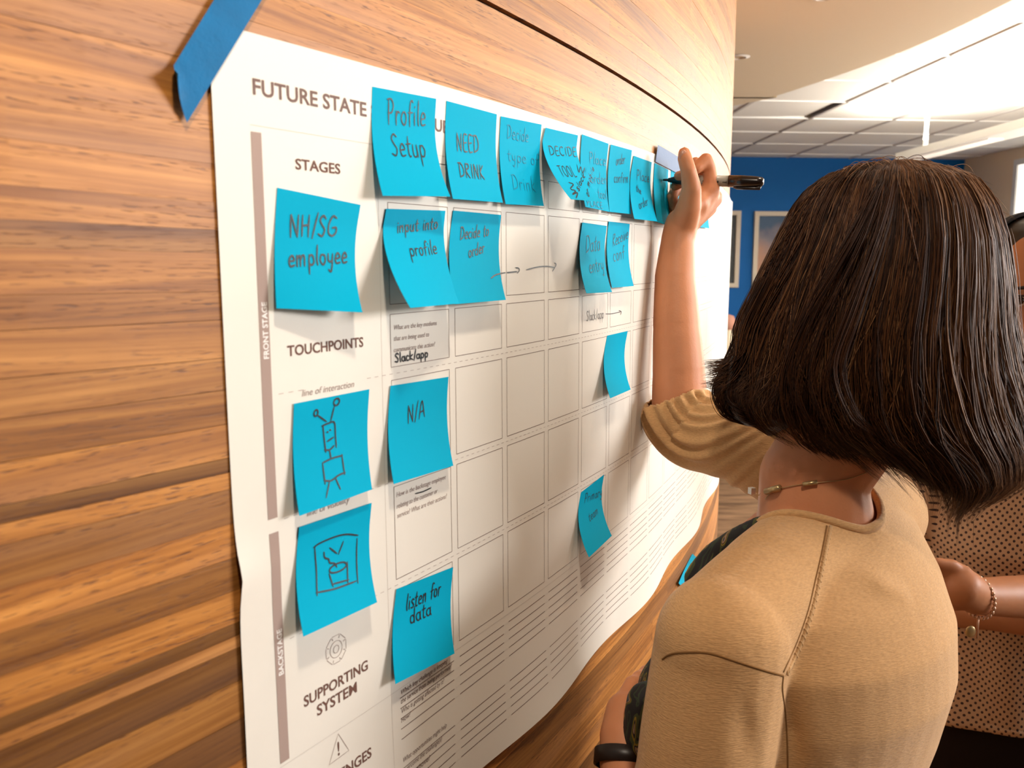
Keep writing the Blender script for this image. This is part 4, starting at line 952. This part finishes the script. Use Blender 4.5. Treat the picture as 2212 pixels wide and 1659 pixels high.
# shoes
for sd in (-1, 1):
    an = tc(-1.43) + LD * .075 * sd; mb = MB(); chain(mb, [(an + Z3 * -.030 - FD * .02, .036), (an + Z3 * -.038 + FD * .06, .036), (an + Z3 * -.042 + FD * .145, .027)])
    Vs, Fs = fuse(mb, .005, 3); Vs[:, 2] = np.maximum(Vs[:, 2], .002); mesh_obj('shoe', Vs, Fs, mat('black shoe', (.02, .015, .012), .4), her, True)

# ---- hair: a shell of locks falling from the crown
HY = .855
LV = [(348, 1895, 1975), (356, 1850, 2020), (372, 1792, 2068), (400, 1750, 2098), (450, 1712, 2124), (520, 1678, 2140), (600, 1640, 2150), (700, 1597, 2158), (780, 1576, 2176), (860, 1566, 2206), (905, 1590, 2222), (950, 1668, 2226), (1000, 1760, 2200), (1045, 1850, 2120), (1062, 1900, 2050)]
LVy = [l[0] for l in LV]
DP = [(348, .015), (356, .03), (372, .055), (400, .075), (450, .092), (520, .105), (600, .112), (700, .118), (800, .120), (905, .118), (1000, .105), (1062, .085)]
def shell(al, y, side=-1, k=1.0):
    """al: -1 left rim .. 1 right rim in her outline; side -1 near the viewer's side, 1 the far side"""
    yy = min(max(y, 348), 1062); l = np.interp(yy, LVy, [q[1] for q in LV]); r = np.interp(yy, LVy, [q[2] for q in LV]); D = np.interp(yy, [q[0] for q in DP], [q[1] for q in DP])
    a = max(-1, min(1, al)); x = (l + r) / 2 + (r - l) / 2 * al * k; dep = HY + side * D * math.sqrt(max(1 - a * a, 0)) * k
    p = at(x, y, HY); return Vector((p.x, dep, p.z))
def ybot(al, side):
    if side > 0: return 960
    x = [-1, -.85, -.65, -.5, -.3, 0, .25, .5, .75, 1]; yb = [870, 905, 925, 955, 1015, 1050, 1052, 1030, 1000, 955]
    return float(np.interp(al, x, yb))
def hair_mat(nm, col, rough):
    m = mat(nm, col, rough, .28); b_ = m.node_tree.nodes['Principled BSDF']; return m
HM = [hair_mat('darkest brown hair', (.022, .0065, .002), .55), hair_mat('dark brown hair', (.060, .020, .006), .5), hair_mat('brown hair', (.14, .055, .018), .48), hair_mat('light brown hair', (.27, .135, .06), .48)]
V, Fc = [], []; NY, NA = 34, 60
for i in range(NY + 1):
    for k in range(NA):
        a = 2 * PI * k / NA; al = -math.cos(a); side = -1 if math.sin(a) >= 0 else 1; yb = ybot(al, side) - 22; y = 349 + (yb - 349) * (i / NY)**1.15
        kk = .93 + .016 * math.sin(al * 31 + y * .006) + .012 * math.sin(al * 67 + 1.3 + y * .01)
        V.append(shell(al, y, side, kk) + Z3 * -.004)
for i in range(NY):
    for k in range(NA): Fc.append((i * NA + k, (i + 1) * NA + k, (i + 1) * NA + (k + 1) % NA, i * NA + (k + 1) % NA))
Fc.append(tuple(range(NA))); Fc.append(tuple(NY * NA + k for k in reversed(range(NA))))
hair = mesh_obj('hair', V, Fc, HM[0], her, True)
hr = random.Random(11)
class Strands:
    def __init__(s): s.V = []; s.F = []; s.M = []; s.n = 0
    def add(s, P, r, m):
        P = np.asarray(P); n = len(P); T = np.gradient(P, axis=0); T /= np.maximum(np.linalg.norm(T, axis=1), 1e-9)[:, None]
        u = np.cross(T, [0.3, 1, .2]); u /= np.maximum(np.linalg.norm(u, axis=1), 1e-9)[:, None]; w_ = np.cross(T, u); t = np.linspace(0, 1, n); rad = r * np.minimum(1, (1 - t) * 3 + .12) * np.minimum(1, .3 + t * 8)
        for a in (0, 2 * PI / 3, 4 * PI / 3): s.V.append(P + (u * math.cos(a) + w_ * math.sin(a)) * rad[:, None])
        o = s.n; i = np.arange(n - 1)
        for k in range(3): k2 = (k + 1) % 3; s.F.append(np.stack([o + k * n + i, o + k * n + i + 1, o + k2 * n + i + 1, o + k2 * n + i], 1))
        s.M.append(np.full(3 * (n - 1), m)); s.n += 3 * n
    def build(s, name, mats, parent):
        V = np.concatenate(s.V); Fq = np.concatenate(s.F); me = bpy.data.meshes.new(name); me.vertices.add(len(V)); me.vertices.foreach_set('co', V.astype(np.float32).ravel())
        me.loops.add(Fq.size); me.loops.foreach_set('vertex_index', Fq.astype(np.int32).ravel()); me.polygons.add(len(Fq)); me.polygons.foreach_set('loop_start', np.arange(0, Fq.size, 4, dtype=np.int32))
        for m_ in mats: me.materials.append(m_)
        me.polygons.foreach_set('material_index', np.concatenate(s.M).astype(np.int32)); me.polygons.foreach_set('use_smooth', np.ones(len(Fq), dtype=bool)); me.update(calc_edges=True); me.validate()
        o = bpy.data.objects.new(name, me); COL.objects.link(o); o.parent = parent; return o
S1 = Strands()
def lock(al0, side, nst, spread, stray=0.0):
    part = .08; yb = ybot(al0, side) + hr.gauss(-8, 30); y0 = 348 + 8 * hr.random() + (230 * hr.random()**1.5 if hr.random() < .6 else 0)
    kk = 1.0 - .065 * hr.random()**.8 + stray; ph, fr, am = hr.uniform(0, 6.28), hr.uniform(.005, .014), hr.uniform(.012, .050); drift = hr.gauss(0, .09)
    flick = 0
    if side < 0 and al0 < -.72: flick = hr.uniform(.2, 1.0)
    curl = hr.gauss(0, .5); ns = 20
    for j in range(nst):
        da = hr.gauss(0, spread); dk = hr.gauss(0, .008); ex = hr.gauss(0, 14); P = []
        tone = hr.random() + .30 * (al0 + 1) * .5 + (.12 if y0 < 420 else -.1)  # lighter to the right and at the crown: light put into strand tone
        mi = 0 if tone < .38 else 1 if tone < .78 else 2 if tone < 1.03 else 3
        conv = hr.uniform(.2, .6)
        for i in range(ns):
            t = i / (ns - 1); y = y0 + (yb + ex - y0) * t
            al = al0 + drift * t + am * math.sin(y * fr + ph) + da * (1 - conv * t**3) + (.05 * math.sin(t * 5 + j)) * .25
            wob = .006 * math.sin(y * .02 + j * 1.7 + ph)
            al = max(-.999, min(.999, al)); p = shell(al, y, side, kk + dk + wob * .4)
            if flick: f2 = max(0, t - .82) / .18; p = p + Vector((-.022 * flick * f2**1.6, -.004 * f2, .016 * flick * f2**2))
            elif t > .8: f2 = (t - .8) / .2; p = p + Vector((.012 * curl * f2**2 + (.020 * f2**2 if al0 > .6 else 0), .010 * f2**2, 0))
            P.append(tuple(p))
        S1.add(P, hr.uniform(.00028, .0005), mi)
for k in range(520):
    al0 = math.sin(hr.uniform(-PI / 2, PI / 2)) if k % 3 else hr.uniform(-1, 1)
    lock(al0, -1, 12, hr.uniform(.010, .034), 0.0)
for k in range(110): lock(hr.uniform(-1, 1), 1, 8, .03)
def wavy(al0, n, a1, a2, f1, kk, mats, y0, y1):
    ph = hr.uniform(0, 6.28); ph2 = hr.uniform(0, 6.28)
    for j in range(n):
        da = hr.gauss(0, .012); dk = hr.gauss(0, .006); P = []; e = hr.gauss(0, 16)
        for i in range(22):
            t = i / 21; y = y0 + (y1 + e - y0) * t; al = al0 + a1 * t * t + a2 * math.sin(f1 * t + ph) * t + da * (1 + .8 * math.sin(3 * t + ph2))
            P.append(tuple(shell(max(-.995, min(.995, al)), y, -1, kk + dk + .012 * math.sin(5 * t + ph2))))
        S1.add(P, hr.uniform(.00026, .00048), hr.choice(mats))
for k in range(95): al = hr.uniform(-.92, .95); wavy(al, 8, hr.gauss(0, .10), hr.uniform(.02, .07), hr.uniform(3, 7), hr.uniform(.985, 1.03), [0, 0, 1, 1, 2] if al < .1 else [1, 1, 2, 2, 3], hr.uniform(352, 520), ybot(al, -1) + hr.gauss(-10, 26))  # right half takes paler tones, window light put into the colour
for k in range(90): al = hr.uniform(-.95, .97); wavy(al, 1, hr.gauss(0, .22), hr.uniform(.03, .10), hr.uniform(3, 8), hr.uniform(1.0, 1.045), [1, 2, 3], hr.uniform(352, 600), ybot(al, -1) + hr.gauss(-20, 40))
for k in range(70): lock(hr.choice([-1, 1]) * hr.uniform(.8, 1), hr.choice([-1, 1]), 2, .02, hr.uniform(0.0, .03))
for k in range(40): lock(hr.uniform(.72, 1), -1, 5, .03, hr.uniform(0, .035))
def guide(P, n, sp, dsp, tones, dep):
    G_ = smooth_line(P, 7)
    for j in range(n):
        dx, dy, dd, ph = hr.gauss(0, sp), hr.gauss(0, sp * .6), hr.gauss(0, dsp), hr.uniform(0, 6); Q = []
        for i, q in enumerate(G_):
            t = i / (len(G_) - 1); c = 1 - .35 * t; X_, Y_ = q[0] + dx * c + 3 * math.sin(t * 5 + ph), q[1] + dy * c; yy = min(max(Y_, 350), 1060); l_ = np.interp(yy, LVy, [w_[1] for w_ in LV]); r_ = np.interp(yy, LVy, [w_[2] for w_ in LV]); D_ = np.interp(yy, [w_[0] for w_ in DP], [w_[1] for w_ in DP])
            al_ = (X_ - (l_ + r_) / 2) / ((r_ - l_) / 2); dd_ = min(dep / .118, 1) * D_ * math.sqrt(max(1 - al_ * al_, 0.0)) if dep > .08 else min(dep, D_ * math.sqrt(max(1 - al_ * al_, 0.0)))
            Q.append(tuple(at(X_, Y_, HY - dd_ * (1.02 if dep > .08 else 1) + dd * .6)))
        S1.add(Q, hr.uniform(.00026, .00045), hr.choice(tones))
for k in range(30):      # tips flicking out over the sleeve
    a_, c_ = hr.uniform(-14, 12), hr.uniform(-26, 34)
    guide([(1660 + a_, 600), (1612 + a_, 700), (1596 + a_ * .5, 770 + c_ * .5), (1566, 806 + c_), (1526 + hr.uniform(-8, 22), 812 + c_ * 1.2 + hr.uniform(-14, 14))], 11, 7, .008, [0, 0, 1, 1, 2], .03)
for k in range(16):      # ends curling under at the left
    a_ = hr.uniform(-16, 16); c_ = hr.uniform(-12, 16)
    guide([(1640 + a_, 660), (1592 + a_, 770), (1560 + a_ * .8, 838), (1572 + a_ * .6, 880 + c_), (1622 + a_, 902 + c_), (1672 + a_ * 2, 900 + c_)], 11, 7, .008, [0, 0, 1, 1, 2], .03)
for k in range(10): guide([(1720 + k * 9, 830), (1726 + k * 8, 900), (1744 + k * 8, 955 + hr.uniform(-8, 8)), (1790 + k * 7, 1000 + hr.uniform(-8, 8))], 9, 6, .006, [0, 1, 1], .105)
for k in range(14):      # locks sweeping out on the right, window light put into lighter tones
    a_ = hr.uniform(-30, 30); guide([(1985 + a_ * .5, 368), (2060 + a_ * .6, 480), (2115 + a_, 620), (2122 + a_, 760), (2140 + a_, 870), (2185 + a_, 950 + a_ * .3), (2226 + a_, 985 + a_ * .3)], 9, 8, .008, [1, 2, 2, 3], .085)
for k in range(10):
    a_ = hr.uniform(-40, 40); guide([(1960 + a_ * .3, 366), (1995 + a_ * .5, 470), (2040 + a_, 620), (2030 + a_, 800), (2060 + a_, 900), (2120 + a_, 985)], 8, 8, .006, [0, 1, 2, 2], .118)
for k in range(12):      # loose curls in the middle
    a_ = hr.uniform(-90, 60); c_ = hr.uniform(-30, 30); guide([(1930 + a_ * .2, 362), (1890 + a_ * .6, 500 + c_), (1810 + a_, 690 + c_), (1770 + a_, 820 + c_), (1800 + a_, 920 + c_), (1850 + a_, 965 + c_)], 7, 6, .004, [0, 1, 1], .128)
for k in range(45):      # fly-aways round the crown and the right rim
    x_ = hr.uniform(1800, 2120); y_ = float(np.interp(x_, [1792, 1850, 1895, 1975, 2020, 2068, 2130], [372, 356, 348, 348, 356, 372, 450])); guide([(x_ + hr.uniform(-50, 0), y_ + 30), (x_, y_ - 2), (x_ + hr.uniform(20, 50), y_ + hr.uniform(-6, 22)), (x_ + hr.uniform(50, 90), y_ + hr.uniform(30, 80))], 1, 3, .02, [1, 2, 3], .02)
for k in range(40): y_ = hr.uniform(560, 860); guide([(2150, y_), (2176, y_ + 50), (2190 + hr.uniform(-10, 20), y_ + 110), (2215 + hr.uniform(-10, 30), y_ + 200)], 1, 6, .02, [1, 2, 3], .03)
st = S1.build('hair_strands', HM, hair); tag(st, kind='stuff')

# ---- the marker in her hand
pen_r = empty('marker_pen', 'black and silver permanent marker held in the raised hand', 'marker')
pa, pb = at(1431, 388.5, 1.2100), at(1650, 393, 1.165); pd = (pb - pa)
def pp(t): return pa + pd * t
def turned(prof, m, nm, seg=24):
    mb = MB(); mb.tube([pp(t) for t, r_ in prof], [r_ for t, r_ in prof], seg); return mb.build(nm, m, pen_r, True)
M_pblack = mat('black plastic', (.012, .006, .004), .25, .5, coat=.3); M_pbar = mat('silver grey barrel', (.42, .37, .30), .3, .5)
turned([(0, .0010), (.03, .0016), (.07, .0019)], M_ink, 'felt_tip'); turned([(.06, .0030), (.085, .0034), (.12, .0050), (.20, .0064), (.31, .0068)], M_pblack, 'grip')
turned([(.31, .0069), (.40, .0073), (.665, .0073)], M_pbar, 'barrel')
cp = turned([(.66, .0079), (.80, .0079), (.93, .0070), (.985, .0058), (1.0, .0034)], M_pblack, 'cap')
mb = MB(); dz = Vector((0, -.002, -.0088)); mb.tube([pp(.71) + dz * .8, pp(.74) + dz, pp(.96) + dz, pp(.965) + dz * .7], [.0018, .0021, .0021, .0016], 10); mb.build('clip', M_pblack, cp, True)
ux = pd.normalized(); uz = (Z3 - ux * ux.z).normalized(); uy = uz.cross(ux).normalized()
if uy.y > 0: uy = -uy
def pen_surf(x, y):   # x along the barrel from its grip end, y round it
    a = y / .0074; return pp(.31) + ux * x + uz * math.sin(a) * .00755 - Vector((0, 1, 0)) * 0 + uy * math.cos(a) * .00755
for txt, x0, h in (('Sharpie', .0135, .0042), ('FINE', .0400, .0016)):
    if txt == 'Sharpie':
        mb = MB(); G['J'] = G['S']
        G['~'] = (.1, []); tw = word_strokes('Sharpie' if False else 'S' + 'harpie', x0, -.0045, x0 + .0215, -.0030, h, (0, 1))
        for s in tw: ribbon(mb, s, .0007, pen_surf)
        mb.build('barrel_lettering', M_ink, pen_r)
    else:
        G['F'] = (.5, [[(.08, 1), (.08, 0)], [(.08, .98), (.46, .98)], [(.08, .5), (.4, .5)]]); mb = MB()
        for s in word_strokes('FINE', x0, -.0033, x0 + .0055, -.0031, h, (0, 1)): ribbon(mb, s, .0004, pen_surf)
        mb.build('barrel_lettering', M_ink, pen_r)

# ---- the second woman, at the right edge
two = empty('person', 'woman with black hair in a dotted tan blouse at the right edge, arms folded', 'person', 'people in the room')
F2 = Vector((-.30, -.95, 0)).normalized(); L2 = Vector((-F2.y, F2.x, 0))     # L2 points to the viewer's right
Y2 = 1.44; h2 = at(2222, 652, Y2); c2 = lambda z: Vector((at(2235, 1200, Y2).x, Y2, CZ + z))
b = MB(); ellipsoid(b, h2 + Z3 * .01, (L2, F2, Z3), (.074, .092, .112)); ellipsoid(b, h2 + F2 * .03 + Z3 * -.055, (L2, F2, Z3), (.055, .058, .064))
capsule(b, h2 + F2 * .090 + Z3 * -.004, h2 + F2 * .106 + Z3 * -.036, .008, .014); capsule(b, h2 + F2 * .082 - L2 * .018 + Z3 * -.066, h2 + F2 * .082 + L2 * .018 + Z3 * -.066, .0075, .0075)
for sd in (-1, 1): ellipsoid(b, h2 + L2 * .075 * sd + Z3 * -.012, (L2, F2, Z3), (.010, .018, .031)); capsule(b, h2 + F2 * .083 + L2 * .014 * sd + Z3 * .024, h2 + F2 * .072 + L2 * .045 * sd + Z3 * .021, .008, .007)
nk2 = c2(-.22)
chain(b, [(h2 + Z3 * -.07 - F2 * .01, .052), (nk2, .056)])
s2l, s2r = c2(-.30) + L2 * -.165, c2(-.30) + L2 * .165
chain(b, [(s2l, .045), (nk2 + Z3 * -.03, .055), (s2r, .045)])
rings_loft(b, [(c2(-.27), .11, .06, .06), (c2(-.34), .16, .09, .09), (c2(-.45), .155, .11, .09), (c2(-.60), .135, .09, .085), (c2(-.75), .165, .10, .10), (c2(-.86), .17, .10, .10)], L2, F2)
w2 = at(2108, 1288, 1.25); e2 = at(2400, 1292, 1.36); hd2 = at(2080, 1270, 1.235)
chain(b, [(s2r, .045), (s2r.lerp(e2, .5), .041), (e2, .038), (e2.lerp(w2, .5), .036), (w2, .0275), (hd2, .030)])
for k in range(4): q = hd2 + Z3 * (.026 - .017 * k) ; chain(b, [(q, .010), (q + Vector((-.035, .005, -.004)), .0088), (q + Vector((-.058, .028, -.006)), .0078)])
chain(b, [(w2.lerp(hd2, .4) + Z3 * .02, .013), (hd2 + Z3 * .034 + Vector((-.018, 0, 0)), .010), (hd2 + Z3 * .038 + Vector((-.042, 0, 0)), .009)])
e3 = c2(-.58) + L2 * -.215; w3 = c2(-.535) + F2 * .15 + L2 * .03
chain(b, [(s2l, .045), (s2l.lerp(e3, .5), .041), (e3, .037), (w3, .026), (w3 + L2 * .07, .024)])
for sd in (-1, 1):
    hip = c2(-.88) + L2 * .088 * sd; kn = c2(-1.10) + L2 * .085 * sd; an = c2(-1.43) + L2 * .08 * sd; chain(b, [(hip, .08), (kn, .055), (an, .038), (an + Z3 * -.03 + F2 * .10, .026)])
V, Fc = fuse(b, .0045, 4); body2 = mesh_obj('body', V, Fc, M_skin2, two, True)
for sd in (-1, 1):
    e = h2 + L2 * .032 * sd + F2 * .078 + Z3 * .004; mb = MB(); ellipsoid(mb, e, (L2, F2, Z3), (.0135, .012, .010), 16, 10); eo = mb.build('eye', M_eye, two, True)
    mb = MB(); ellipsoid(mb, e + F2 * .009, (L2, F2, Z3), (.0062, .004, .0062), 14, 8); mb.build('iris', M_iris, eo, True)
    mb = MB(); mb.tube([e + F2 * .013 + Z3 * .0075 + L2 * x_ for x_ in (-.014, -.006, .006, .014)], [.0008, .0016, .0016, .0008], 8); mb.build('eyelid', M_brow, two, True)
    mb = MB(); mb.tube([e + F2 * (.016 - abs(x_) * .25) + Z3 * (.021 - abs(x_ * sd + .004) * .18) + L2 * x_ for x_ in (-.019, -.008, .006, .019)], [.0012, .0026, .0028, .0012], 8); mb.build('eyebrow', M_brow, two, True)
mb = MB(); capsule(mb, h2 + F2 * .088 - L2 * .016 + Z3 * -.066, h2 + F2 * .088 + L2 * .016 + Z3 * -.066, .0055, .0055); mb.build('lips', M_lip, two, True)
def dots():
    m = bpy.data.materials.new('tan cloth with dark dots'); m.use_nodes = True; nt = m.node_tree; bs = nt.nodes['Principled BSDF']; L = nt.links.new
    uv = nt.nodes.new('ShaderNodeUVMap'); uv.uv_map = 'UVMap'; nz = nt.nodes.new('ShaderNodeTexNoise'); nz.inputs['Scale'].default_value = 9; L(uv.outputs[0], nz.inputs[0])
    sp = nt.nodes.new('ShaderNodeSeparateXYZ'); L(uv.outputs[0], sp.inputs[0])
    def mth(op, x, y=None):
        n = nt.nodes.new('ShaderNodeMath'); n.operation = op
        for i, q in enumerate((x, y)):
            if q is None: continue
            if isinstance(q, (int, float)): n.inputs[i].default_value = q
            else: L(q, n.inputs[i])
        return n.outputs[0]
    p_ = .0122; U_ = mth('DIVIDE', mth('ADD', sp.outputs[0], sp.outputs[1]), p_); V_ = mth('DIVIDE', mth('SUBTRACT', sp.outputs[0], sp.outputs[1]), p_)
    a_ = mth('SUBTRACT', mth('FRACT', U_), .5); c_ = mth('SUBTRACT', mth('FRACT', V_), .5)
    d_ = mth('SQRT', mth('ADD', mth('MULTIPLY', a_, a_), mth('MULTIPLY', c_, c_))); k_ = mth('LESS_THAN', d_, .25)
    mx = nt.nodes.new('ShaderNodeMix'); mx.data_type = 'RGBA'; L(k_, mx.inputs[0]); mx.inputs[6].default_value = (.47, .29, .17, 1); mx.inputs[7].default_value = (.035, .014, .012, 1)
    L(mx.outputs[2], bs.inputs['Base Color']); bs.inputs['Roughness'].default_value = .8; return m
b = MB()
rings_loft(b, [(c2(-.265), .11, .065, .07), (c2(-.34), .178, .105, .10), (c2(-.45), .180, .135, .105), (c2(-.52), .175, .125, .10), (c2(-.60), .160, .115, .10), (c2(-.70), .178, .122, .115), (c2(-.755), .190, .130, .125)], L2, F2, 44)
chain(b, [(s2l, .055), (s2l.lerp(e3, .45), .056)]); chain(b, [(s2r, .055), (s2r.lerp(e2, .4), .056)]); chain(b, [(s2l, .052), (c2(-.265), .062), (s2r, .052)])
V, Fc = fuse(b, .005, 5)
zc = np.array(tuple(c2(0))); a2 = np.arctan2((V - zc) @ np.array(tuple(L2)), (V - zc) @ np.array(tuple(F2)))
V[:, 2] += 0; rad = .0035 * np.sin(a2 * 9 + V[:, 2] * 14) * np.clip((CZ - .42 - V[:, 2]) / .25, 0, 1); out = V - zc; out[:, 2] = 0; out /= np.linalg.norm(out, axis=1)[:, None]; V = V + out * rad[:, None]
low = V[:, 2] < CZ - .74; V[low, 2] += .012 * np.cos(a2[low] * 2)
V, Fc = cut(V, Fc, lambda Cn: (Cn[:, 2] > CZ - .765) & ~((np.linalg.norm((Cn - np.array(tuple(nk2)))[:, :2], axis=1) < .075) & (Cn[:, 2] > CZ - .30)))
a2 = np.arctan2((V - zc) @ np.array(tuple(L2)), (V - zc) @ np.array(tuple(F2)))
bl = mesh_obj('blouse', V, Fc, dots(), two, True, uvs=np.stack([a2 * .155, V[:, 2]], 1)); sm = bl.modifiers.new('thickness', 'SOLIDIFY'); sm.thickness = .0015; sm.offset = -1
M_trs = mat('black trousers', (.012, .007, .006), .8, .15)
b = MB(); rings_loft(b, [(c2(-.66), .140, .095, .095), (c2(-.75), .172, .11, .11), (c2(-.86), .180, .112, .115), (c2(-.92), .170, .105, .105)], L2, F2)
for sd in (-1, 1): chain(b, [(c2(-.90) + L2 * .088 * sd, .088), (c2(-1.10) + L2 * .085 * sd, .066), (c2(-1.42) + L2 * .08 * sd, .052)])
V, Fc = fuse(b, .006, 3); V, Fc = cut(V, Fc, lambda Cn: (Cn[:, 2] > .06)); mesh_obj('trousers', V, Fc, M_trs, two, True)
for sd in (-1, 1):
    an = c2(-1.43) + L2 * .08 * sd; mb = MB(); chain(mb, [(an + Z3 * -.030 - F2 * .02, .036), (an + Z3 * -.040 + F2 * .11, .030)]); Vs, Fs = fuse(mb, .006, 3); Vs[:, 2] = np.maximum(Vs[:, 2], .002); mesh_obj('shoe', Vs, Fs, M_trs, two, True)
# her hair
mb = MB(); ellipsoid(mb, h2 + Z3 * .022 - F2 * .022, (L2, F2, Z3), (.086, .094, .118)); ellipsoid(mb, h2 - F2 * .05 + Z3 * -.10, (L2, F2, Z3), (.085, .055, .16))
capsule(mb, h2 + L2 * -.078 + Z3 * .03, h2 + L2 * -.088 + Z3 * -.15 + F2 * .01, .026, .020); capsule(mb, h2 + L2 * .078 + Z3 * .03, h2 + L2 * .088 + Z3 * -.15 + F2 * .01, .026, .020)
V, Fc = fuse(mb, .0045, 3)
HM2 = [mat('black hair', (.010, .006, .005), .4, .5), mat('soft black hair', (.022, .012, .009), .38, .5)]
hair2 = mesh_obj('hair', V, Fc, HM2[0], two, True)
S1 = Strands()
for k in range(1500):
    sd = hr.choice([-1, 1]); t0 = hr.uniform(-.25, 2.2); lift = hr.uniform(1.0, 1.05); P = []
    ang = t0
    for i in range(14):
        t = i / 13; th = t * 1.45; rx, ry, rz = .088 * lift, .096 * lift, .120 * lift
        lx = math.sin(min(th, 1.5)) * math.cos(ang * .9 - .3) ; ly = -math.sin(min(th, 1.5)) * math.sin(ang * .9 - .3)
        p = h2 + Z3 * .022 - F2 * .022 + L2 * sd * (lx * rx + .002) + F2 * ly * ry + Z3 * math.cos(min(th, 1.5)) * rz
        if t > .7: p = p + Z3 * -(t - .7) * .55
        P.append(tuple(p))
    S1.add(P, .0004, 0 if hr.random() < .6 else 1)
tag(S1.build('hair_strands', HM2, hair2), kind='stuff')
# her charm bracelet
brc = MB(); ctr = w2 + (hd2 - w2) * -.05; dr = (e2 - w2).normalized(); s1 = dr.cross(Z3).normalized(); s2 = dr.cross(s1)
br = MB(); M_br = mat('pinkish gold', (.55, .33, .22), .35, .5, metal=.6)
P = [ctr + (s1 * math.cos(a) + s2 * math.sin(a)) * .031 + dr * .006 * math.sin(a * 1) for a in np.linspace(0, 2 * PI, 28)]
br.tube(P, .0012, 8); bro = br.build('bracelet', M_br, two, True)
for i in range(0, 27):
    mb = MB(); ellipsoid(mb, P[i], (Vector((1, 0, 0)), Vector((0, 1, 0)), Z3), (.0030, .0026, .0034), 10, 6); mb.build('bead', M_br, bro, True)
q = ctr + Z3 * -.036 + Vector((-.006, -.02, 0))
mb = MB(); mb.tube([q + Z3 * .010, q, q + Z3 * -.02], [.0012, .0015, .0018], 8); mb.build('tassel', M_br, bro, True)
mb = MB(); ellipsoid(mb, q + Vector((-.010, 0, -.010)), (Vector((1, 0, 0)), Vector((0, 1, 0)), Z3), (.008, .0025, .009), 14, 8); mb.build('charm', M_gold, bro, True)
